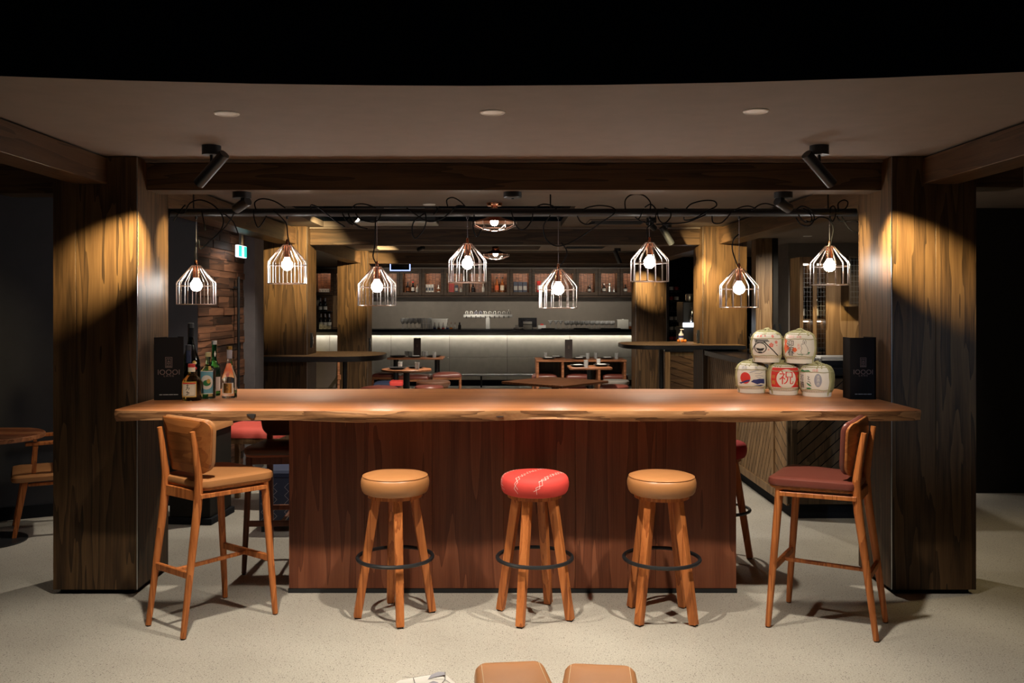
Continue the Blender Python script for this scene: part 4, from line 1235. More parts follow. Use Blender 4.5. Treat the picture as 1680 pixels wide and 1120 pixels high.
# tray with rolled towels on the counter end
tb = Vector((2.62, 7.15, CT + .001))
t = thing('serving_tray', 'black serving tray on the counter beside the black menu', 'tray', tb)
MB().box(-.14, .16, -.14, .14, 0, .012, .004).build('base', 'black_metal', t)
for a in ((-.14, .16, -.14, -.132), (-.14, .16, .132, .14), (-.14, -.132, -.1315, .1315), (.152, .16, -.1315, .1315)):
    MB().box(*a, .0121, .052, .002).build('rim', 'black_metal', t)
for k in range(4):
    o = MB().tube([(-.12, 0, 0), (-.118, 0, 0), (.138, 0, 0), (.14, 0, 0)], [.012, .022, .022, .012], 12).build('rolled_towel', 'napkin')
    tag(o, 'white rolled towel in the black tray, ' + ('nearest the edge', 'second from the edge', 'third from the edge', 'furthest from the edge')[k], 'towel', 'rolled towels in the tray', tb + Vector((0, -.095 + .062 * k, .0345)))
o = MB().box(-.13, .15, -.10, .10, 0, .022, .006, 2).build('folded_napkin', 'napkin')
tag(o, 'folded white cloth laid over the rolled towels in the tray', 'cloth', None, tb + Vector((0, .01, .0575)))

# second boarded front further back, between the pillars, with its own lit top shelf
bf = thing('boarded_cabinet', 'boarded oak cabinet under the round ended high shelf, behind the second pillar', 'cabinet', (2.12, 11.6, 0))
w2 = .62
MB().box(-.02, w2 + .5, .03, .55, .1, 1.05).build('carcass', 'oak_dim', bf)
MB().box(.0, w2 + .5, .07, .55, 0, .1).build('toe_kick', 'black', bf)
mf2 = Matrix.Translation((.04, .028, .14)) @ Matrix(((1, 0, 0, 0), (0, 0, -1, 0), (0, 1, 0, 0), (0, 0, 0, 1)))
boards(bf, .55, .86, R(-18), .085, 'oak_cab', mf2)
MB().box(-.03, .036, .006, .029, .1, 1.05, .002).build('frame_post', 'oak_mid', bf)
MB().box(-.03, w2 + .5, .0, .56, 1.0501, 1.09, .003).build('worktop', 'stone_black', bf)

# high shelves that wrap the second pillars
def high_shelf(label, outline, z, th, loc, legs, pill):
    t = thing('high_shelf', label, 'table', (*loc, 0))
    ol = [(x - loc[0], y - loc[1]) for x, y in outline]
    MB().pad(ol, [(1, z - th), (1, z - .004), (-.003, z)]).build('top', 'oak_mid', t)
    MB().pad(ol, [(-.001, z - th - .001), (.004 - .0, z - th - .0011)] if False else [(-.002, z - th - .002), (-.002, z - th - .0005)]).build('underside', 'black_edge', t)
    n = len(ol)
    b = MB()
    cxm = sum(p[0] for p in ol) / n; cym = sum(p[1] for p in ol) / n
    rings = []
    for k, zz in ((1.0, z - th), (1.0, z - .002)):
        for off in (.003, .0005):
            pass
    outer = [(cxm + (x - cxm) * (1 + .004 / math.hypot(x - cxm, y - cym)), cym + (y - cym) * (1 + .004 / math.hypot(x - cxm, y - cym))) for x, y in ol]
    b.tube([(x, y, z - th / 2 - .002) for x, y in outer], .001, 4, True)
    b.bm.clear()
    vo0 = [b.bm.verts.new((x, y, z - th)) for x, y in outer]; vo1 = [b.bm.verts.new((x, y, z - .003)) for x, y in outer]
    vi0 = [b.bm.verts.new((x, y, z - th)) for x, y in ol]; vi1 = [b.bm.verts.new((x, y, z - .003)) for x, y in ol]
    for i in range(n):
        j = (i + 1) % n
        b.bm.faces.new((vo0[i], vo0[j], vo1[j], vo1[i])); b.bm.faces.new((vi0[j], vi0[i], vi1[i], vi1[j]))
        b.bm.faces.new((vo1[i], vo1[j], vi1[j], vi1[i])); b.bm.faces.new((vo0[j], vo0[i], vi0[i], vi0[j]))
    b.build('edge_band', 'black_edge', t)
    for x, y in legs:
        MB().tube([(x - loc[0], y - loc[1], 0), (x - loc[0], y - loc[1], z - th)], .025, 12).build('leg', 'black_metal', t)
        MB().lathe([(0, 0), (.16, 0), (.16, .012), (.03, .02), (0, .02)], 24, (x - loc[0], y - loc[1], 0)).build('foot_plate', 'black_metal', t)
    return t
x0, x1 = X(410, 9.45), X(631, 9.95)
ol = rpoly([(x0, 9.42), (x1, 9.42), (x1, 10.5), (x0, 10.5)], [.02, .42, .42, .02], 9)
high_shelf('dark edged high shelf with rounded end wrapping the second pillar, plank wall side', ol, 1.115, .055, (-2.0, 9.95), [(-1.75, 9.98)], PL2)
x0, x1 = X(1024, 9.6), X(1221, 9.5)
ol = rpoly([(x0, 9.40), (x1, 9.40), (x1, 9.70), (2.12, 9.70), (2.12, 10.5), (x0, 10.5)], [.30, .02, .02, .02, .02, .42], 9)
ol = rpoly([(x0, 9.42), (x1, 9.42), (x1, 9.714), (2.14, 10.46), (x0, 10.46)], [.36, .01, .01, .03, .42], 9)
high_shelf('dark edged high shelf with rounded end on the second pillar, above the boarded counter', ol, 1.232, .042, (1.9, 9.9), [(1.75, 9.95)], PR2)
# soap dispenser and oranges on that shelf
sp = Vector((X(1117.5, 10.2), 10.2, 1.233))
t = thing('pump_dispenser', 'white and blue pump dispenser on the high shelf', 'dispenser', sp)
MB().lathe([(0, 0), (.026, 0), (.029, .006), (.029, .085), (.024, .098), (.012, .104), (0, .104)], 20).build('bottle_body', 'white', t)
MB().lathe([(.0293, .05), (.0300, .05), (.0300, .075), (.0293, .075), (.0293, .05)], 20).build('label_band', 'ink_blue', t)
b = MB().lathe([(0, .104), (.014, .104), (.014, .118), (.006, .12), (.006, .138), (0, .138)], 14)
b.box(-.012, .030, -.010, .010, .138, .15, .003)
b.build('pump', 'white', t)
for k, (dx, dy) in enumerate(((-.038, -.045), (0.0, -.055), (.036, -.045))):
    o = MB().lathe([(0, 0)] + [(.018 * math.sin(a), .018 - .018 * math.cos(a)) for a in [PI * q / 10 for q in range(1, 10)]] + [(0, .036)], 16).build('orange', 'orange')
    tag(o, 'small orange before the pump dispenser, ' + ('plank wall side', 'middle of three', 'pillar side')[k], 'fruit', 'oranges by the pump dispenser', sp + Vector((dx, dy, 0)))

# small wall boxes on the pillars
def wall_box(label, x, y, z, h=.13, w=.06):
    t = thing('wall_switch', label, 'switch', (x, y, z))
    MB().box(-.012, .012, -w / 2, w / 2, -h / 2, h / 2, .004).build('plate', 'black_metal', t)
    MB().box(-.017, .017, -w / 4, w / 4, -h / 4, h / 4, .003).build('rocker', 'screen', t)
wall_box('slim black switch on the second pillar, plank wall side', PL2[1] + .010, 9.9, Z(558, 9.9), .16)
wall_box('slim black switch on the second pillar, counter side', PR2[0] - .010, 9.9, Z(553, 9.9), .16)
wall_box('slim black switch on the third pillar, plank wall side', PL3[1] + .010, 14.3, Z(565, 14.3), .2)
wall_box('slim black switch on the front pillar behind the black menu and bottles', PL1[1] + .010, 5.45, Z(588, 5.4), .16)

# coffee machine in the dark corner behind the second pillar
cm = thing('drink_machine', 'steel drinks machine with a bright white light bar on a dark cabinet', 'machine', (X(1134, 12.9), 12.9, 0))
MB().box(-.13, .30, -.05, .45, 0, 1.10, .004).build('cabinet', 'oak_dim', cm)
MB().box(-.13, .30, -.05, .45, 1.1001, 1.34, .006).build('lower_body', 'black_metal', cm)
MB().box(-.13, .28, -.06, .40, 1.40, 1.70, .01).build('head', 'black_metal', cm)
MB().box(-.10, .26, .10, .40, 1.3401, 1.3999).build('back_plate', 'steel', cm)
MB().box(-.13, .28, -.075, -.0605, 1.34, 1.395, .004).build('light_bar', 'white_led', cm)
MB().tube(crom([(-.02, -.065, 1.42), (-.02, -.10, 1.47), (-.005, -.10, 1.58), (-.005, -.065, 1.64)], 4), .014, 10).build('handle', 'chrome', cm)
MB().lathe([(0, 1.7001), (.05, 1.7001), (.06, 1.72), (.06, 1.80), (.05, 1.815), (0, 1.815)], 20, (.0, .1, 0)).build('hopper', 'steel', cm)
# tall wine tower beside the third pillar
wt = thing('wine_tower', 'tall narrow dark wine rack in the gap beside the third pillar', 'rack', (X(1101, 14.9), 14.9, 0))
MB().box(-.03, .16, .16, .18, 0, 2.3).build('back_board', 'black', wt)
for x in (-.045, .16): MB().box(x, x + .012, -.02, .16, 0, 2.3).build('side_board', 'black', wt)
nsh = 9
for k in range(nsh):
    zz = .55 + .165 * k
    MB().box(-.032, .159, -.02, .159, zz, zz + .010).build('shelf', 'black_metal', wt)
wcol = ['carton_white', 'bottle_dark', 'carton_white', 'carton_red', 'bottle_clear', 'carton_white', 'bottle_dark', 'carton_red', 'carton_white']
wine = [(0, 0), (.034, 0), (.036, .004), (.036, .085), (.030, .105), (.013, .118), (.013, .142), (.015, .143), (.015, .150), (0, .150)]
for k in range(nsh):
    for j, dx in enumerate((.008, .095)):
        t = thing('wine_bottle', NTH[k] + ' shelf up of the wine rack, ' + ('pillar side' if j == 0 else 'open side') + ' small bottle', 'bottle', (X(1101, 14.9) + dx, 14.93, .5605 + .165 * k), 0, 'bottles in the narrow wine rack')
        MB().lathe(wine, 14).build('glass_body', 'bottle_dark', t)
        MB().lathe([(.0364, .02), (.0368, .02), (.0368, .075), (.0364, .075), (.0364, .02)], 14).build('label_band', wcol[(k + 4 * j) % 9], t)

# wine cabinet, oak panel and grey wall on the far side of the service counter
cy = 8.75
wc = thing('wine_cabinet', 'oak wine cabinet with wire mesh doors behind the service counter', 'cabinet', (X(1312, cy), cy, 0))
wl, wm, wr = 0, X(1337, cy) - X(1312, cy), X(1360, cy) - X(1312, cy)
zt_, zb_ = 2.12, .85
MB().box(0, wr, .28, .30, 0, zt_).build('back_board', 'oak_cab', wc)
for a in ((0, .035), (wm - .02, wm + .02), (wr - .03, wr)): MB().box(*a, 0, .279, 0, zt_, .002).build('upright', 'oak_mid', wc)
MB().box(.0351, wm - .0201, 0, .279, zt_ - .06, zt_, .002).build('top_rail', 'oak_mid', wc)
MB().box(wm + .0201, wr - .0301, 0, .279, zt_ - .06, zt_, .002).build('top_rail', 'oak_mid', wc)
for j, (a, c) in enumerate(((.0352, wm - .0202), (wm + .0202, wr - .0302))):
    for zz in (.84, 1.18, 1.50, 1.82): MB().box(a, c, .03, .278, zz, zz + .018).build('shelf', 'oak_cab', wc)
    b = MB()
    k = 0
    xx = a + .012
    while xx < c: b.tube([(xx, .012, .86), (xx, .012, zt_ - .062)], .0014, 4); xx += .030
    zz = .88
    while zz < zt_ - .07: b.tube([(a, .012, zz), (c, .012, zz)], .0014, 4); zz += .045
    b.build('wire_mesh', 'steel', wc)
    MB().box(a + .01, c - .01, .10, .16, zt_ - .075, zt_ - .062).build('cabinet_lamp', 'led_small', wc)
    MB().box(a + .01, c - .01, .10, .16, 1.487, 1.499).build('cabinet_lamp', 'led_small', wc)
    for q, zz in enumerate((.8585, 1.1985, 1.5185)):
        for r in range(2):
            t = thing('wine_bottle', ('lying' if q == 1 else 'standing') + ' dark wine bottle in the mesh cabinet, ' + ('inner' if j else 'outer') + ' door, ' + ('lowest', 'middle', 'upper')[q] + ' shelf' + (', behind' if r else ', before'), 'bottle', (X(1312, cy) + (a + c) / 2 + (-.022 + .044 * r if q != 1 else 0), cy + .10 + .09 * r, zz), 0, 'bottles in the mesh wine cabinet')
            prof = [(rr * .55, z_ * 1.6) for rr, z_ in wine]
            if q == 1:
                Mx = Matrix.Translation((-.01 + .0, -.10, .021)) @ Matrix.Rotation(R(-90), 4, 'X')
                MB().lathe(prof, 14, M4=Matrix.Translation((-.022 + .044 * r, 0, .0205)) @ Matrix.Rotation(R(-90 if r == 0 else 90), 4, 'X') @ Matrix.Translation((0, 0, -.07 if r == 0 else -.04))).build('glass_body', 'bottle_dark', t)
            else:
                MB().lathe(prof, 14).build('glass_body', 'bottle_dark', t)
                MB().lathe([(.0201, .03), (.0204, .03), (.0204, .10), (.0201, .10), (.0201, .03)], 14).build('label_band', 'carton_white', t)
op = struct(MB().box(X(1360.5, cy), 3.9, cy + .02, cy + .06, 0, 2.12, .002).build('wall_oak', 'oak_mid', smooth=False))
spot((3.15, cy - .25, 1.78), (3.2, cy + .02, 1.1), 9, 100, .4, WARM, .02)
hs = thing('mesh_wall_shelf', 'small dark wire mesh shelf hung on the oak panel by the front pillar', 'shelf', (X(1394, cy - .2) + .0, cy - .18, 1.66))
MB().box(0, .30, .15, .198, 0, .44).build('back_board', 'oak_dim', hs)
for a in ((0, .30, 0, .149, -.02, 0), (0, .30, 0, .149, .44, .46), (0, .012, 0, .149, .0001, .4399)): MB().box(*a).build('side_board', 'oak_dim', hs)
b = MB()
for k in range(7): b.tube([(.02 + .03 * k, .004, .001), (.02 + .03 * k, .004, .439)], .0014, 4)
for k in range(9): b.tube([(.012, .004, .02 + .05 * k), (.29, .004, .02 + .05 * k)], .0014, 4)
b.build('wire_mesh', 'steel', hs)
# tall oak post and black post beyond
struct(MB().box(X(1240, 11.5), X(1267, 11.5), 11.5, 11.7, 0, CEIL, .003).build('column_oak', 'oak_mid', smooth=False))
struct(MB().box(X(1267, 11.5) + .002, X(1276, 11.5), 11.48, 11.7, 0, CEIL, .003).build('column_black', 'wall_black', smooth=False))
# clear plastic bag of utensils beside the upper barrel, knives in a block
ub = Vector((X(1238, 9.0), 9.0, CT + .001))
t = thing('utensil_jar', 'clear jar of steel utensils on the service counter behind the barrels', 'jar', ub)
MB().lathe([(0, 0), (.05, 0), (.052, .004), (.052, .10), (.049, .10), (.049, .008), (0, .008)], 24).build('glass_body', 'g_clear', t)
for k in range(6):
    a = k * 1.05
    MB().tube([(.02 * math.cos(a), .02 * math.sin(a), .01), (.055 * math.cos(a), .055 * math.sin(a), .17 + .012 * (k % 3))], .004, 6).build('handle', 'steel', t)
kb = Vector((X(1277, 8.2), 8.2, CT + .001))
t = thing('knife_block', 'dark block with black knife handles behind the upper barrels', 'knife block', kb)
MB().box(-.05, .07, -.06, .06, 0, .20, .005).build('block', 'oak_dim', t)
for k, x in enumerate((-.025, .025)): MB().bar((x, 0, .2005), (x - .012, .01, .31), .018, .024, bev=.003).build('knife_handle', 'black_metal', t)

# ================================================================== FAR BAR
BY_ = 18.30
bx0, bx1 = -4.4, X(1041, BY_)
BT = 1.165
bc = thing('bar_counter', 'long zinc fronted bar with black top, lit from under its lip, at the back', 'bar', (0, BY_, 0))
MB().box(bx0, bx1, .06, .80, .12, BT - .062).build('carcass', 'wall_black', bc)
MB().box(bx0, bx1, .14, .80, 0, .12).build('toe_kick', 'black', bc)
seams = [bx0, X(540, BY_), X(641, BY_), X(737, BY_), X(832, BY_), X(935, BY_), bx1]
for a, c in zip(seams, seams[1:]):
    MB().box(a + .003, c - .003, .045, .0595, .59, BT - .13, .002).build('front_panel', 'bar_metal', bc)
    MB().box(a + .003, c - .003, .045, .0595, .13, .584, .002).build('front_panel', 'bar_metal', bc)
MB().box(bx0, bx1, -.10, .82, BT - .06, BT, .005).build('bar_top', 'stone_black', bc)
MB().box(bx0, bx1, -.085, -.065, BT - .125, BT - .0605, .003).build('lip', 'lip', bc)
MB().box(bx0, bx1, -.060, -.045, BT - .075, BT - .0607).build('led_strip', 'led', bc)
zr = Z(615, BY_ - .2)
MB().tube([(bx0, -.2, zr), (bx1, -.2, zr)], .022, 12).build('foot_rail', 'steel', bc)
for x in (X(645, BY_), X(790, BY_), X(920, BY_), X(555, BY_)):
    MB().tube([(x, -.2, zr - .02), (x, -.2, 0)], .018, 10).build('rail_post', 'black_metal', bc)
    MB().tube([(x, -.2, zr - .03), (x, .05, zr - .03)], .012, 8).build('rail_bracket', 'black_metal', bc)

# small things along the bar top
def bt(px, Y=18.5): return Vector((X(px, Y), Y, BT + .001))
wineg = [(0, 0), (.034, 0), (.036, .003), (.006, .008), (.0045, .02), (.0045, .095), (.012, .105), (.034, .135), (.040, .165), (.034, .215), (.0325, .215), (.038, .165), (.032, .138), (.010, .109), (0, .107)]
def stem_glass(label, base, group):
    t = thing('wine_glass', label, 'glass', base, 0, group)
    MB().lathe(wineg, 16).build('bowl_and_stem', 'g_bar', t)
    MB().lathe([(.0335, .2151), (.0342, .2151), (.0342, .2175), (.0335, .2175), (.0335, .2151)], 16).build('rim', 'acrylic', t)
    return t
first = None
for k, px in enumerate((660.3, 666.8, 673.4, 680, 687)):
    for r in range(2):
        lab = NTH[k] + ' stemmed glass from the pillar, ' + ('front' if r == 0 else 'back') + ' row, before the acrylic box'
        g = bt(px + (2 if r else 0), 18.45 + .22 * r)
        if first is None: first = stem_glass(lab, g, 'stemmed glasses by the acrylic box')
        else: dup(first, lab, g, .3 * k)
tum = None
for k, px in enumerate((692.5, 697.5, 702.5, 706.5)):
    for r in range(2):
        lab = NTH[k] + ' tumbler from the stemmed glasses, ' + ('lower' if r == 0 else 'upper') + ' one of its stack'
        base = bt(px, 18.48) + Vector((0, 0, .112 * r))
        if tum is None:
            tum = thing('tumbler', lab, 'glass', base, 0, 'stacked tumblers on the bar')
            MB().lathe([(0, 0), (.025, 0), (.030, .11), (.0285, .11), (.024, .012), (0, .012)], 16).build('glass_body', 'g_bar', tum)
            MB().lathe([(.0285, .108), (.0303, .108), (.0303, .1105), (.0285, .1105), (.0285, .108)], 16).build('rim', 'acrylic', tum)
        else: dup(tum, lab, base, .2 * k)
def obox(name, label, cat, base, w, d, h, mat, parts=()):
    t = thing(name, label, cat, base)
    MB().box(-w / 2, w / 2, -d / 2, d / 2, 0, h, .004).build('body', mat, t)
    for nm, a, m in parts: MB().box(*a, .002).build(nm, m, t)
    return t
obox('napkin_box', 'white acrylic napkin box on the bar beside the stacked tumblers', 'box', bt(721.5), .33, .2, .19, 'acrylic', [('lid', (-.17, .17, -.105, .105, .1905, .205), 'white')])
pb = [(0, 0), (.020, 0), (.021, .003), (.021, .060), (.009, .080), (.009, .098), (0, .098)]
for k, (px, m) in enumerate(((713.2, 'ink_blue'), (720, 'bottle_amber'), (727, 'ink_red'), (734, 'ink_blue'), (740, 'orange'), (746.5, 'bottle_clear'))):
    t = thing('sauce_bottle', NTH[k] + ' small dripper bottle from the tumblers, ' + ('dark blue', 'amber', 'red', 'blue', 'orange', 'clear')[k] + ' base', 'bottle', bt(px, 18.28), 0, 'dripper bottles on the bar')
    MB().lathe([(0, 0), (.026, 0), (.028, .004), (.028, .028), (0, .028)], 14).build('base_fill', m, t)
    MB().lathe([(.0275, .0281), (.027, .05), (.012, .068), (.010, .10), (0, .10), (0, .0281)], 14).build('glass_body', 'bottle_clear', t)
    MB().tube([(0, 0, .0995), (0, 0, .118), (.006, 0, .132)], .005, 8).build('spout', 'copper', t)
t = thing('sauce_bottle', 'larger black bottle at the end of the dripper bottles', 'bottle', bt(754, 18.3))
MB().lathe([(0, 0), (.03, 0), (.032, .004), (.032, .075), (.015, .095), (.015, .12), (0, .12)], 16).build('body', 'bottle_dark', t)
MB().lathe([(0, .1201), (.017, .1201), (.017, .138), (0, .138)], 12).build('cap', 'black_metal', t)
# beer tap tower with ten taps
tp = thing('beer_tap_tower', 'white T shaped beer tap tower with ten round badges on the bar', 'tap tower', bt(800.5, 18.45))
MB().box(-.045, .045, -.05, .05, 0, .232, .012, 2).build('column', 'white', tp)
MB().box(-.50, .50, -.045, .045, .232, .292, .014, 2).build('rail', 'white', tp)
for k in range(10):
    x = (765.7 + 7.62 * k - 800.5) * 18.45 / F
    o = MB().lathe([(0, -.012), (.038, -.012), (.042, -.008), (.042, .008), (.038, .012), (0, .012)], 20, M4=Matrix.Translation((x, 0, .333)) @ Matrix.Rotation(PI / 2, 4, 'X')).build('badge', 'chrome', tp)
    MB().lathe([(0, .0125), (.033, .0125), (.033, .0135), (0, .0135)], 18, M4=Matrix.Translation((x, 0, .333)) @ Matrix.Rotation(PI / 2, 4, 'X')).build('badge_face', 'white_fab' if k not in (2, 3) else 'ink_grey', o)
    MB().bar((x, -.028, .300), (x, -.032, .350), .012, .012, .020, .003).build('tap_lever', 'black_metal', tp)
    MB().tube([(x, -.045, .262), (x, -.085, .258), (x, -.092, .215)], .009, 8).build('spout', 'chrome', tp)
obox('card_reader', 'small white card terminal on the bar beside the tap tower', 'terminal', bt(848, 18.3), .14, .12, .03, 'white', [('slope', (-.035, .035, -.03, .05, .0305, .075), 'white')])
t = thing('till_terminal', 'dark till screen with a white receipt printer before it on the bar', 'till', bt(865.5, 18.5))
MB().box(-.12, .12, -.02, .14, 0, .02, .004).build('foot', 'black_metal', t)
MB().box(-.03, .03, .02, .05, .0201, .14).build('stand', 'black_metal', t)
MB().box(-.19, .19, -.03, .0195, .03, .225, .006).build('screen', 'screen', t)
t = thing('receipt_printer', 'pale receipt printer standing before the dark till screen', 'printer', bt(865.5, 18.24))
MB().box(-.088, .088, -.08, .08, 0, .085, .006).build('body', 'acrylic', t)
MB().box(-.095, .095, -.06, .075, .0852, .100, .003).build('slot_cover', 'black_metal', t)
MB().box(-.09, .09, -.05, .07, .1002, .150, .004).build('lid', 'acrylic', t)
gl = None
martini = [(0, 0), (.038, 0), (.040, .003), (.006, .008), (.0045, .02), (.0045, .075), (.010, .082), (.055, .145), (.0535, .146), (.008, .086), (0, .084)]
for k, px in enumerate((903, 912, 920)):
    t = thing('martini_glass', NTH[k] + ' wide martini glass from the till on the bar', 'glass', bt(px, 18.5), 0, 'martini glasses on the bar')
    MB().lathe([(r * .95, z_ * 1.15) for r, z_ in martini], 18).build('bowl_and_stem', 'g_bar', t)
    MB().lathe([(.050, .168), (.0525, .168), (.0525, .1705), (.050, .1705), (.050, .168)], 18).build('rim', 'acrylic', t)
for k in range(10):
    for r in range(2):
        px = 929 + 8.2 * k
        lab = NTH[k] + ' goblet after the martini glasses, ' + ('front' if r == 0 else 'back') + ' row on the bar'
        d = dup(first, lab, bt(px + 3 * r, 18.46 + .2 * r), .2 * k, 'goblets in a long row on the bar')
        d.scale = (1.15, 1.15, .74)
obox('straw_caddy', 'clear acrylic straw box at the pillar end of the bar', 'box', bt(1021, 18.5), .23, .18, .19, 'acrylic', [('divider', (-.02, .02, -.08, .08, .1905, .20), 'white')])
t = thing('garnish_jar', 'small jar with brown band at the very end of the bar', 'jar', bt(1034.5, 18.4))
MB().lathe([(0, 0), (.035, 0), (.036, .004), (.036, .055), (0, .055)], 16).build('base_fill', 'bottle_amber', t)
MB().lathe([(.0362, .0551), (.036, .14), (.034, .14), (.034, .0551), (.0362, .0551)], 16).build('glass_body', 'g_bar', t)
for k, (a, c, wh) in enumerate(((888, 910, 'nearest the till'), (941, 966, 'middle'), (985, 1018, 'by the straw box'))):
    t = thing('bar_mat', 'black ribbed rubber bar mat, ' + wh, 'mat', bt((a + c) / 2, 18.27), 0, 'rubber mats on the bar')
    w_ = (c - a) / 2 * 18.27 / F
    MB().box(-w_, w_, -.05, .05, 0, .014, .004).build('mat', 'rubber', t)
    MB().box(-w_ + .01, w_ - .01, -.04, .04, .0141, .019, .002).build('ribbed_face', 'black_metal', t)
obox('garnish_tray', 'small white tray with a red tub on the bar beside the till', 'tray', bt(889, 18.55), .16, .1, .07, 'white', [('tub', (-.03, .03, -.03, .03, .0705, .10), 'red_fab')])

# wall cabinets above the back bar: fourteen lit open units with wire mesh
KY = 20.0
pit = 36.15 * KY / F
kz0, kz1 = 1.865, 2.46
cu = None
ls = thing('added_wash_strip', 'added light strip hidden under the wall cabinets, washing the back wall', 'light strip', (0, 20.06, 1.8645))  # strip added behind its lip, only to brighten the back wall
b = MB().box(-3.6, 2.9, 0, .05, -.008, 0); b.box(-3.6, 2.9, 0, .008, -.040, -.008); b.build('added_housing', 'oak_cab', ls)
MB().box(-3.6, 2.9, .016, .044, -.016, -.0082).build('led_strip', 'led_added', ls)  # glowing part of the added strip
kx = []
for k in range(-4, 11):
    x = X(661 + 36.15 * k - 5, KY)
    kx.append((k, x))
    lab = ('open lit oak wall cabinet above the back bar, ' + (NTH[k + 4]) + ' from the plank wall side')
    if cu is None:
        cu = thing('wall_cabinet', lab, 'cabinet', (x, KY, 0), 0, 'lit wall cabinets above the back bar')
        w = pit - .004
        MB().box(0, w, .36, .38, kz0, kz1).build('back_board', 'oak_dim', cu)
        for q in range(5): MB().box(.062 + .074 * q, .062 + .074 * q + .068, .345, .3595, 1.94, 2.39, .002).build('slat', 'red_wood', cu)
        MB().box(0, .066, 0, .3595, kz0, kz1, .003).build('side_board', 'oak_cab', cu)
        MB().box(w - .068, w, 0, .3595, kz0, kz1, .003).build('side_board', 'oak_cab', cu)
        MB().box(.0661, w - .0681, 0, .344, kz0, 1.939, .003).build('bottom_board', 'oak_cab', cu)
        MB().box(.0661, w - .0681, 0, .344, 2.388, kz1, .003).build('top_board', 'oak_cab', cu)
        MB().box(.0662, w - .0682, 0, .02, 2.355, 2.3878).build('valance', 'oak_cab', cu)
        MB().box(.08, w - .08, .024, .05, 2.372, 2.3878).build('cabinet_lamp', 'led_cab', cu)
        b = MB()
        for q in range(9): b.tube([(.075 + .04 * q, .335, 1.94), (.075 + .04 * q, .335, 2.387)], .0024, 4)
        for q in range(11): b.tube([(.067, .335, 1.96 + .04 * q), (w - .069, .335, 1.96 + .04 * q)], .0024, 4)
        b.build('wire_mesh', 'black_metal', cu)
    else: dup(cu, lab, (x, KY, 0))
kxd = dict(kx)
def cab_bottle(k, px, h, mat, lab, capm='black_metal', labm=None, r=.036):
    t = thing('spirit_bottle', lab, 'bottle', (X(px, KY + .16), KY + .16, 1.9395))
    MB().lathe([(0, 0), (r, 0), (r, h * .52), (r * .38, h * .68), (r * .36, h * .88), (0, h * .88)], 14).build('glass_body', mat, t)
    MB().lathe([(0, h * .8801), (r * .46, h * .8801), (r * .46, h), (0, h)], 10).build('cap', capm, t)
    if labm: MB().lathe([(r + .0004, h * .12), (r + .0012, h * .12), (r + .0012, h * .45), (r + .0004, h * .45), (r + .0004, h * .12)], 14).build('label_band', labm, t)
def cab_box(px, w, h, mat, lab, labm='carton_white'):
    t = thing('carton', lab, 'box', (X(px, KY + .16), KY + .16, 1.9395))
    MB().box(-w / 2, w / 2, -.05, .05, 0, h, .003).build('box', mat, t)
    MB().box(-w / 2 + .008, w / 2 - .008, -.052, -.0502, h * .2, h * .6).build('label_patch', labm, t)
cab_bottle(0, 669, .23, 'bottle_dark', 'dark bottle with brown label in the first cabinet beside the lowest lamp', labm='bottle_amber')
cab_bottle(0, 677.5, .24, 'bottle_dark', 'dark bottle with a red cap in the wall cabinet before the tap tower', 'ink_red', 'carton_white')
cab_bottle(0, 684.5, .17, 'bottle_clear', 'short pale bottle beside the red capped bottle')
for q in range(3): cab_box(700.5 + 4.6 * q, .055, .17, 'carton_white', 'white carton with dark foot, ' + NTH[q] + ' of three in the second cabinet', 'carton_blue')
cab_bottle(1, 719.5, .16, 'carton_white', 'white tub bottle beside the three white cartons', 'silver', 'bottle_amber', .034)
cab_box(741, .11, .19, 'carton_red', 'red carton in the cabinet behind the fourth pendant', 'carton_red')
cab_box(749, .07, .16, 'carton_blue', 'dark carton beside the red carton', 'bottle_clear')
cab_bottle(2, 756, .12, 'bottle_clear', 'small pale flask beside the dark carton')
cab_bottle(3, 776, .19, 'bottle_dark', 'small black bottle on a red tray in the cabinet behind the fourth pendant')
cab_bottle(3, 793, .22, 'bottle_clear', 'tall cream bottle near the black bottle on the red tray', 'copper', 'carton_white', .032)
cab_bottle(4, 815, .34, 'bottle_amber', 'tall whisky bottle with orange label, first of two', labm='ink_orange', r=.042)
cab_bottle(4, 824, .34, 'bottle_amber', 'tall whisky bottle with cream label, second of two', labm='cream', r=.042)
for q in range(3): cab_box(846 + 7.6 * q, .095, .23, 'carton_blue', 'navy carton with pale mark, ' + NTH[q] + ' of three side by side', 'bottle_clear')
cab_bottle(5, 860, .14, 'bottle_clear', 'squat pale bottle before the navy cartons', 'bottle_amber')
cab_box(884, .085, .25, 'ink_red', 'bright red carton in the cabinet behind the fifth pendant', 'carton_white')
cab_bottle(6, 892, .23, 'cream', 'cream bottle beside the bright red carton', 'cream', None, .04)
cab_bottle(8, 967, .16, 'bottle_dark', 'lone small dark bottle in its own cabinet', labm='bottle_clear', r=.04)
cab_bottle(9, 991, .19, 'bottle_dark', 'black decanter beside the silver one in the cabinet near the third pillar', 'silver', 'carton_white', .045)
cab_bottle(9, 1000, .20, 'silver', 'silver decanter beside the black one', 'silver', None, .045)
cab_bottle(9, 1007, .10, 'silver', 'tiny silver cup beside the silver decanter', 'silver', None, .03)
cab_bottle(10, 1026, .17, 'bottle_dark', 'dark round bottle in the last cabinet by the third pillar', labm='carton_white', r=.042)
for q in range(4): cab_box(526 + 4.3 * q, .05, .075, 'carton_white', 'small white carton, ' + NTH[q] + ' of four in the cabinet seen between the pillars', 'bottle_clear')

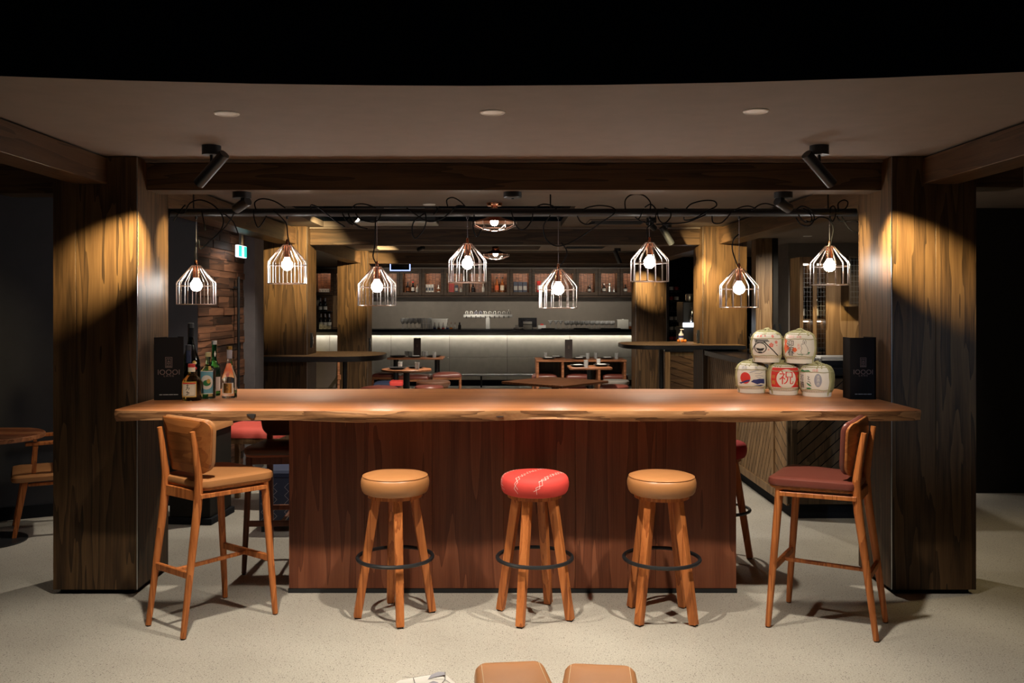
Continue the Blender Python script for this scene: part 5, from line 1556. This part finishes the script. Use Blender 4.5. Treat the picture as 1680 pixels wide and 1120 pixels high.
# blue edged sign hanging before the cabinets
sg = thing('lit_screen', 'dark screen with a glowing blue edge hanging below the third beam', 'screen', (X(656.5, 17), 17, Z(436, 17) + .06))
w = 33 * 17 / F / 2
MB().box(-w + .012, w - .012, -.012, .012, -.14, .12, .003).build('panel', 'screen', sg)
for a in ((-w, -w + .011, -.014, .014, -.151, .12), (w - .011, w, -.014, .014, -.151, .12), (-w + .0111, w - .0111, -.014, .014, -.151, -.1405)): MB().box(*a).build('light_edge', 'blue_led', sg)
for x in (-w + .04, w - .04): MB().tube([(x, 0, .12), (x, 0, CEIL - Z(436, 17) - .06)], .006, 6).build('hanger_rod', 'steel', sg)

# bottle rack and boxes seen between second and third pillars, plank wall side
bk = thing('back_counter', 'dark counter under the wire bottle rack between the pillars', 'counter', (X(522, 19.4), 19.4, 0))
MB().box(-.10, .45, -.12, .50, .1, BT - .04).build('carcass', 'wall_black', bk)
MB().box(-.10, .45, -.06, .50, 0, .0995).build('toe_kick', 'black', bk)
MB().box(-.12, .47, -.14, .50, BT - .0395, BT, .003).build('worktop', 'stone_black', bk)
rk = thing('bottle_rack', 'wire bottle rack between the pillars above the bar end', 'rack', (X(522, 19.4), 19.4, BT + .001))
w = 21 * 19.4 / F
MB().box(0, w, .2, .22, -.001 + .001, .68).build('back_board', 'oak_cab', rk)
for zz in (0, .34): MB().box(0, w, -.02, .199, zz, zz + .015).build('shelf', 'black_metal', rk)
b = MB()
for q in range(7): b.tube([(.01 + q * (w - .02) / 6, .19, .02), (.01 + q * (w - .02) / 6, .19, .66)], .003, 4)
for q in range(9): b.tube([(0, .19, .05 + .075 * q), (w, .19, .05 + .075 * q)], .003, 4)
b.build('wire_mesh', 'copper', rk)
big = [(0, 0), (.040, 0), (.042, .004), (.042, .15), (.034, .18), (.015, .21), (.015, .28), (0, .28)]
bb = None
for q, (dx, zz) in enumerate(((.05, .0155), (.14, .0155), (.23, .0155), (.14, .3555), (.035, .3555))):
    lab = 'dark bottle on the ' + ('lower' if q < 3 else 'upper') + ' shelf of the wire rack, ' + ('outermost', 'middle', 'innermost', 'tall middle one', 'half hidden one')[q]
    base = Vector((X(522, 19.4) + dx, 19.46, BT + .001 + zz))
    if bb is None:
        bb = thing('rack_bottle', lab, 'bottle', base, 0, 'dark bottles in the wire rack between the pillars')
        MB().lathe(big, 14).build('glass_body', 'bottle_dark', bb)
        MB().lathe([(.0153, .2), (.0165, .2), (.0165, .282), (.0153, .282), (.0153, .2)], 12).build('neck_foil', 'ink_grey', bb)
        MB().lathe([(.0424, .03), (.043, .03), (.043, .10), (.0424, .10), (.0424, .03)], 14).build('label_band', 'carton_white', bb)
    else: dup(bb, lab, base)
for q in range(3): obox('carton', 'white carton on the bar end seen between the pillars, ' + NTH[q] + ' of three', 'box', bt(527 + 6.5 * q, 18.32), .07, .08, .10 - .02 * q, 'carton_white', [('label_patch', (-.02, .02, -.042, -.0405, .02, .06), 'bottle_clear')])
pst = struct(MB().box(X(546, 19.9), X(553, 19.9), 19.9, 19.99, BT, 1.86).build('trim_3', 'oak_mid', smooth=False))

# ================================================================== DINING TABLES, STOOLS AND SETTINGS BEHIND
def low_stool(label, loc, rz, mat, w=.40, d=.36, h=.46, group=None, leg='red_wood'):
    t = thing('low_stool', label, 'stool', loc, rz, group)
    ol = rpoly([(-w / 2, -d / 2), (w / 2, -d / 2), (w / 2, d / 2), (-w / 2, d / 2)], .03, 4)
    crown = lambda x, y: -.030 * abs(x / (w / 2)) ** 2.2
    MB().pad(ol, [(1, h - .075), (1.0, lambda x, y: h - .040 + crown(x, y)), (-.004, lambda x, y: h - .016 + crown(x, y)), (-.018, lambda x, y: h - .004 + crown(x, y)), (-.05, lambda x, y: h + crown(x, y)), (.6, lambda x, y: h + .002 + crown(x, y)), (.3, lambda x, y: h + .003 + crown(x, y))]).build('seat_cushion', mat, t)
    for s in (-1, 1):
        for q in (-1, 1): MB().box(s * (w / 2 - .022) - .016, s * (w / 2 - .022) + .016, q * (d / 2 - .022) - .016, q * (d / 2 - .022) + .016, 0, h - .075, .003).build('leg', leg, t)
        MB().box(s * (w / 2 - .022) - .010, s * (w / 2 - .022) + .010, -d / 2 + .0385, d / 2 - .0385, .12, .15, .002).build('stretcher', leg, t)
        MB().box(s * (w / 2 - .022) - .010, s * (w / 2 - .022) + .010, -d / 2 + .0385, d / 2 - .0385, h - .12, h - .0755, .002).build('apron', leg, t)
        MB().box(-w / 2 + .0385, w / 2 - .0385, s * (d / 2 - .022) - .010, s * (d / 2 - .022) + .010, h - .12, h - .0755, .002).build('apron', leg, t)
    return t
def round_stool(label, loc, mat, r=.19, h=.46):
    t = thing('low_stool', label, 'stool', loc)
    MB().lathe([(0, h - .08), (r - .01, h - .08), (r, h - .06), (r, h - .025), (r - .02, h - .006), (r * .6, h), (0, h + .002)], 28).build('seat_cushion', mat, t)
    MB().lathe([(0, h - .10), (r - .03, h - .10), (r - .03, h - .081), (0, h - .081)], 24).build('seat_board', 'red_wood', t)
    for k in range(4):
        a = PI / 4 + PI / 2 * k
        MB().bar(((r - .06) * math.cos(a), (r - .06) * math.sin(a), h - .101), (r * math.cos(a), r * math.sin(a), 0), .034, .034, .028, .002).build('leg', 'red_wood', t)
    return t
def seat_pos(px, py, h): 
    Y = YZ(py, h); return (X(px, Y), Y, 0)
# group at the round and the long table on the plank wall side
low_stool('square brown leather stool nearest the front of the round table', seat_pos(622, 632, .46), R(-30), 'oxblood', .44, .38)
s2 = low_stool('square stool half navy and half red beside the round table pole', seat_pos(637, 624.5, .46), R(4), 'blue_fab', .46, .36)
MB().pad(rpoly([(.02, -.183), (.233, -.183), (.233, .183), (.02, .183)], .028, 4), [(1, .395), (1, .44), (-.01, .457), (-.05, lambda x, y: .4645 - .030 * abs(x / .23) ** 2.2), (.5, lambda x, y: .467 - .030 * abs(x / .23) ** 2.2)]).build('red_half', 'red_fab', s2, label='red half of the seat')
round_stool('round oxblood stool nearest the bar table, plank wall side', seat_pos(704, 632, .46), 'oxblood', .215)
round_stool('wide brown stool behind the round oxblood stool', seat_pos(711, 624, .46), 'brown_leather', .27)
low_stool('square oxblood stool behind the round table, pillar side', seat_pos(637, 610, .46), R(-8), 'oxblood', .50, .40)
low_stool('square oxblood stool right behind the round table pole', seat_pos(682, 613, .46), R(-6), 'oxblood', .52, .42)
low_stool('tall framed oxblood stool at the open side of the round table', seat_pos(733, 610, .50), R(5), 'oxblood', .50, .40, .50)
# group on the counter side
for k, (px, lab) in enumerate(((893, 'first'), (948, 'second'), (1008, 'third'))):
    low_stool('oxblood stool pushed under the long panel table, ' + lab + ' from the open end', (X(px, 15.25), 15.25, 0), 0, 'oxblood', .42, .36, .50, 'stools under the long panel table')
round_stool('round oxblood stool before the small square table', seat_pos(941, 632.5, .46), 'oxblood', .20)
round_stool('round oxblood stool beside the third pillar, nearer one', seat_pos(1008, 631, .46), 'oxblood', .215)
round_stool('round grey stool beside the third pillar, further one', seat_pos(1010, 622.5, .46), 'wall_grey', .22)

def pedestal_table(label, cat, loc, top_ol, z=.75, th=.03, mat='red_wood', rz=0, poles=((0, 0),), fr=.25):
    t = thing('dining_table', label, cat, loc, rz)
    MB().pad(top_ol, [(-.006, z - th), (0, z - th + .005), (0, z - .005), (-.005, z)]).build('table_top', mat, t)
    for x, y in poles:
        MB().tube([(x, y, .015), (x, y, z - th)], .045, 16).build('pole', 'black_metal', t)
        MB().lathe([(0, 0), (fr, 0), (fr, .01), (.05, .022), (0, .022)], 32, (x, y, 0)).build('foot_plate', 'black_metal', t)
        MB().box(x - .11, x + .11, y - .11, y + .11, z - th - .012, z - th - .0005).build('top_plate', 'black_metal', t)
    return t
circ = lambda r, n=40: [(r * math.cos(2 * PI * k / n), r * math.sin(2 * PI * k / n)) for k in range(n)]
TR = Vector((X(667, 12.75), 12.75, 0))
pedestal_table('round red wood table on a black pole among the oxblood stools', 'table', TR, circ(.355))
TL = Vector((X(683.5, 15.7), 15.7, 0))
pedestal_table('rectangular red wood table behind the round table', 'table', TL, rpoly([(-.48, -.32), (.48, -.32), (.48, .32), (-.48, .32)], .03, 3), poles=((-.36, 0), (.36, 0)), fr=.10)
TD = Vector((X(911, 10.72), 10.72, 0))
pedestal_table('bare square table turned cornerwise behind the bar table', 'table', TD, rpoly([(-.46, -.46), (.46, -.46), (.46, .46), (-.46, .46)], .025, 3), rz=R(45 + 4))
TS = Vector((X(968, 13.25), 13.25, 0))
pedestal_table('small square laid table before the long panel table', 'table', TS, rpoly([(-.32, -.28), (.30, -.28), (.30, .28), (-.32, .28)], .03, 3), fr=.12)
TP = Vector((X(951, 15.2), 15.2, 0))
t = thing('panel_table', 'long table on wooden panel legs laid with plates, before the back bar', 'table', TP)
w = 147 * 15 / F / 2
MB().box(-w, w, -.35, .35, .715, .75, .004).build('table_top', 'red_wood', t)
for x in (-w + .005, -w + .42, w - .47, w - .045): MB().box(x, x + .04, -.33, .33, 0, .7149, .003).build('panel_leg', 'red_wood', t)
MB().box(-w + .046, w - .046, .20, .22, .25, .7148).build('modesty_panel', 'oak_dim', t)

def plate(label, base, r=.12, napkin=True, mat='plate'):
    t = thing('plate', label, 'plate', base)
    MB().lathe([(0, .004), (r * .55, .004), (r * .6, 0), (r * .65, .004), (r, .022), (r, .026), (r * .6, .011), (0, .010)], 28).build('dish', mat, t)
    MB().lathe([(r - .002, .0262), (r + .002, .0262), (r + .002, .0285), (r - .002, .0285), (r - .002, .0262)], 28).build('rim', 'lip', t)
    if napkin:
        o = MB().box(-.075, .075, -.05, .05, 0, .012, .004).build('napkin', 'napkin')
        tag(o, 'folded white napkin on the ' + label, 'napkin', None, Vector(base) + Vector((0, 0, .0235)), R(random.uniform(-20, 20)))
        o.scale = (.8, .8, 1)
    return t
def water_glass(label, base, h=.085, r=.034):
    t = thing('water_glass', label, 'glass', base)
    MB().lathe([(0, 0), (r * .88, 0), (r, h), (r - .003, h), (r * .84, .012), (0, .012)], 18).build('glass_body', 'g_bar', t)
    MB().lathe([(r - .003, h + .0001), (r + .0005, h + .0001), (r + .0005, h + .002), (r - .003, h + .002), (r - .003, h + .0001)], 18).build('rim', 'acrylic', t)
    return t
def on_t(px, Y, z=.7505): return Vector((X(px, Y), Y, z))
plate('dark plate at the pole side of the round table', on_t(652, 12.68), .13, False)
plate('dark plate at the far edge of the round table', on_t(682, 12.88), .12, False)
plate('dark plate at the plank wall end of the rectangular table', on_t(653, 15.6), .14, False)
plate('dark plate before the brown menu on the rectangular table', on_t(682, 15.5), .12, True)
plate('dark plate at the open end of the rectangular table', on_t(711, 15.65), .14, False)
water_glass('water glass at the back of the round table', on_t(656.5, 12.92))
water_glass('water glass at the front of the round table', on_t(684.5, 12.62), .10)
for px, Y, lab in ((667, 15.8, 'beside the brown menu, plank wall side'), (673, 15.7, 'closest to the brown menu'), (695, 15.8, 'beyond the brown menu'), (699, 15.6, 'among the cluster by the brown menu'), (712.5, 15.45, 'alone near the open end')):
    water_glass('water glass on the rectangular table, ' + lab, on_t(px, Y), .095)
menu_stand('tall brown menu standing on the rectangular table', on_t(684.5, 15.62), 0, .125, .33, mat='menu_brown', text=False)
menu_stand('tall brown menu standing on the long panel table', on_t(933, 15.2), 0, .125, .32, mat='menu_brown', text=False)
plate('dark plate at the open end of the panel table', on_t(900, 15.05), .12)
plate('dark plate behind, at the open end of the panel table', on_t(912, 15.4), .12)
plate('dark plate beside the menu on the panel table', on_t(950, 15.05), .12)
plate('dark plate behind the menu on the panel table', on_t(957, 15.4), .12)
plate('dark plate at the pillar end of the panel table', on_t(996, 15.1), .12)
for px, Y, lab in ((895, 15.3, 'open end'), (964, 15.1, 'middle'), (977.5, 15.25, 'just past the middle'), (1011.5, 15.1, 'pillar end')):
    water_glass('water glass on the panel table, ' + lab, on_t(px, Y), .095)
plate('dark plate at the near side of the small square table', on_t(948, 13.2), .12, True)
plate('dark plate at the pillar side of the small square table', on_t(987, 13.3), .12, True)
water_glass('water glass at the near edge of the small square table', on_t(961.5, 13.02), .105)
water_glass('water glass at the back of the small square table', on_t(982, 13.42), .10)

# sling chair seen between the pillars
t = thing('sling_chair', 'wooden sling chair with brown leather between the second and third pillars', 'chair', (X(528, 13.2), 13.2, 0), R(10))
for s in (-1, 1):
    MB().bar((s * .24, -.30, .0), (s * .24, .02, .40), .035, .03, bev=.003).build('leg', 'red_wood', t)
    MB().bar((s * .24, .28, .0), (s * .24, -.22, .42), .035, .028, bev=.003).build('leg', 'red_wood', t)
    MB().bar((s * .24, .10, .34), (s * .24, .36, .88), .035, .03, bev=.003).build('back_post', 'red_wood', t)
    MB().bar((s * .25, -.24, .58), (s * .25, .26, .60), .05, .02, bev=.003).build('armrest', 'red_wood', t)
MB().box(-.22, .22, -.25, .16, .395, .415, .006).build('seat_sling', 'menu_brown', t)
MB().bar((0, .17, .42), (0, .345, .84), .44, .014, bev=.003).build('back_sling', 'menu_brown', t)

# ================================================================== UNDER AND BEHIND THE BAR TABLE, PLANK WALL SIDE
def frame_stool(label, loc, rz, mat, w, d, h, leg, domed=.05):
    t = thing('frame_stool', label, 'stool', loc, rz)
    ol = rpoly([(-w / 2, -d / 2), (w / 2, -d / 2), (w / 2, d / 2), (-w / 2, d / 2)], .05, 4)
    MB().pad(ol, [(1, h - domed - .03), (1, h - domed), (-.012, h - domed * .55), (-.04, h - domed * .2), (-.09, h), (.3, h + .004)]).build('seat_cushion', mat, t)
    zf = h - domed - .0305
    for s in (-1, 1):
        for q in (-1, 1): MB().box(s * (w / 2 - .03) - .02, s * (w / 2 - .03) + .02, q * (d / 2 - .03) - .02, q * (d / 2 - .03) + .02, 0, zf, .003).build('leg', leg, t)
        MB().box(-w / 2 + .051, w / 2 - .051, s * (d / 2 - .03) - .011, s * (d / 2 - .03) + .011, zf - .05, zf, .002).build('apron', leg, t)
        MB().box(s * (w / 2 - .03) - .011, s * (w / 2 - .03) + .011, -d / 2 + .051, d / 2 - .051, zf - .05, zf, .002).build('apron', leg, t)
        MB().box(s * (w / 2 - .03) - .011, s * (w / 2 - .03) + .011, -d / 2 + .051, d / 2 - .051, .10, .14, .002).build('stretcher', leg, t)
    return t
frame_stool('wood framed stool with a domed coral red seat behind the tan tall chair', (X(421, 7.5), 7.5, 0), R(-4), 'coral_fab', .54, .48, .665, 'oak_mid', .055)
t = thing('seat_box', 'dark box stool with a brown top behind the backrest of the tan tall chair', 'stool', (X(330, 7.0), 7.0, 0), R(-6))
MB().box(-.16, .16, -.2, .2, .05, .70, .006).build('box', 'wall_black', t)
MB().box(-.18, .18, -.22, .22, 0, .05, .004).build('plinth', 'black', t)
MB().pad(rpoly([(-.18, -.22), (.18, -.22), (.18, .22), (-.18, .22)], .04, 4), [(1, .7005), (1, .725), (-.015, .742), (-.06, .748), (.3, .75)]).build('seat_cushion', 'tan', t)
t = thing('fabric_stool', 'low stool with a navy blue patterned cloth skirt behind the pedestal edge', 'stool', (X(480, 6.75), 6.75, 0))
MB().box(-.20, .20, -.2, .2, .06, .40, .015, 2).build('cloth_skirt', 'carton_blue', t)
MB().pad(rpoly([(-.2, -.2), (.2, -.2), (.2, .2), (-.2, .2)], .04, 4), [(1, .4005), (1, .43), (-.02, .448), (.4, .455)]).build('seat_cushion', 'blue_fab', t)
f = Flat()
for q in range(5):
    pts = [(-.17 + .085 * q + (.018 if k % 2 else -.012), .09 + .03 * k) for k in range(10)]
    f.line(pts, .003)
o = f.build('zigzag_print', 'ink_grey', lambda u, v: Vector((u, -.2012, v)), t); o['kind'] = 'stuff'
for s in (-1, 1):
    for q in (-1, 1): MB().box(s * .17 - .015, s * .17 + .015, q * .17 - .015, q * .17 + .015, 0, .0595).build('leg', 'black_metal', t)

# ================================================================== PLANK WALL SIDE: ROUND TABLE AND ARMCHAIR
T1 = Vector((-3.60, 6.3, 0))
t = pedestal_table('round table with a striped plank top in the dark beside the front pillar', 'table', T1, circ(.36, 48), .75, .032)
for k in range(6):
    a0, a1 = -.33 + .11 * k, -.33 + .11 * (k + 1) - .003
    pts = [(x, max(a0, min(a1, y))) for x, y in circ(.345, 48)]
    q = []
    for p in pts:
        if not q or (abs(p[0] - q[-1][0]) + abs(p[1] - q[-1][1])) > 1e-5: q.append(p)
    ok = [p for p in circ(.345, 72) if a0 <= p[1] <= a1]
    r = .345
    rgt = sorted([p for p in ok if p[0] > 0], key=lambda p: p[1]); lft = sorted([p for p in ok if p[0] <= 0], key=lambda p: -p[1])
    e = lambda y, s: (s * math.sqrt(max(0, r * r - y * y)), y)
    poly = [e(a0, 1), *rgt, e(a1, 1), e(a1, -1), *lft, e(a0, -1)]
    MB().prism(poly, .7505, .754).build('plank', 'red_wood' if k % 2 else 'walnut', t, smooth=False)
ac = thing('armchair', 'low wooden armchair with tan leather seat against the charcoal wall', 'chair', (-3.34, 6.66, 0), R(118))
for s in (-1, 1):
    MB().bar((s * .23, .24, .002), (s * .20, .17, .40), .030, .030, .042, .003).build('leg', 'ash_leg', ac)
    MB().bar((s * .23, -.26, .002), (s * .20, -.20, .40), .030, .030, .042, .003).build('leg', 'ash_leg', ac)
    MB().bar((s * .205, -.2, .401), (s * .225, -.255, .66), .034, .030, .028, .003).build('back_post', 'ash_leg', ac)
    MB().bar((s * .205, .12, .401), (s * .235, .10, .655), .034, .030, .028, .003).build('arm_post', 'ash_leg', ac)
    MB().bar((s * .235, .17, .668), (s * .225, -.27, .675), .05, .024, bev=.004).build('armrest', 'ash_leg', ac)
    MB().bar((s * .20, .15, .375), (s * .20, -.18, .375), .045, .02, bev=.002).build('side_rail', 'ash_leg', ac)
MB().bar((-.235, -.275, .70), (.235, -.275, .70), .05, .07, bev=.006).build('back_rail', 'ash_leg', ac)
MB().pad(rpoly([(-.25, -.22), (.25, -.22), (.27, .26), (-.27, .26)], .05, 5), [(-.01, .402), (0, .415), (0, .435), (-.012, .448), (-.05, .456), (.4, .46)]).build('seat_cushion', 'tan', ac)

# ================================================================== STOOL TOPS NEAREST THE CAMERA
def fore_stool(label, loc, rz, mat, seam='thread', w=.255, d=.36):
    t = thing('saddle_stool', label, 'stool', loc, rz)
    h = .455
    ol = rpoly([(-w / 2 - .01, -d / 2), (w / 2 + .01, -d / 2), (w / 2 - .008, d / 2), (-w / 2 + .008, d / 2)], .028, 6)
    cr = lambda x, y: -.016 * abs(x / (w / 2)) ** 2.5
    MB().pad(ol, [(-.004, h - .085), (0, h - .08), (0, lambda x, y: h - .034 + cr(x, y)), (-.006, lambda x, y: h - .014 + cr(x, y)), (-.020, lambda x, y: h - .003 + cr(x, y)), (-.045, lambda x, y: h + cr(x, y)), (.6, lambda x, y: h + .002 + cr(x, y)), (.3, lambda x, y: h + .003 + cr(x, y))]).build('seat_cushion', mat, t)
    if seam:
        for s in (-1, 1):
            pts = [(s * (w / 2 - .026 + .004 - .018 * (y + d / 2) / d * .5), y, h + .0008 + cr(w / 2 - .026, 0)) for y in [-d / 2 + .03 + (d - .06) * k / 10 for k in range(11)]]
            MB().tube(pts, .0010, 5).build('seam', seam, t)
    for s in (-1, 1):
        for q in (-1, 1): MB().bar((s * (w / 2 - .045), q * (d / 2 - .045), h - .0855), (s * (w / 2 - .02), q * (d / 2 - .02), .001), .036, .036, .030, .003).build('leg', 'ash_leg', t)
    return t
fore_stool('low tan leather stool close to the camera, beside the white patterned stool', (.040, 2.890, 0), R(6), 'tan')
fore_stool('low tan leather stool close to the camera, further from the white patterned stool', (.310, 2.868, 0), R(-6), 'tan')
ws_ = fore_stool('low white fabric stool with black brush pattern close to the camera', (-.232, 2.842, 0), R(24), 'white_fab', None, .22, .22)
hs_ = .4585
f = Flat()
f.poly([(.010, .040), (.030, .068), (.062, .088), (.084, .084), (.078, .062), (.050, .050)]).poly([(.00, .01), (.02, .02), (.032, .002), (.01, -.015)])
f.build('brush_print', 'ink_grey', lambda u, v: Vector((u, v, hs_ + .0002 - .016 * abs(u / .12) ** 2.5)), ws_, .02)
f = Flat().line([(.084, .084), (.060, .02), (.075, -.05)], .002).line([(.010, .040), (.060, .02), (.0, -.06)], .002).line([(-.06, .095), (-.03, .07), (-.04, .02)], .002).line([(-.03, .07), (.030, .068)], .002)
o = f.build('line_print', 'ink', lambda u, v: Vector((u, v, hs_ + .0005 - .016 * abs(u / .12) ** 2.5)), ws_, .02); o['kind'] = 'stuff'
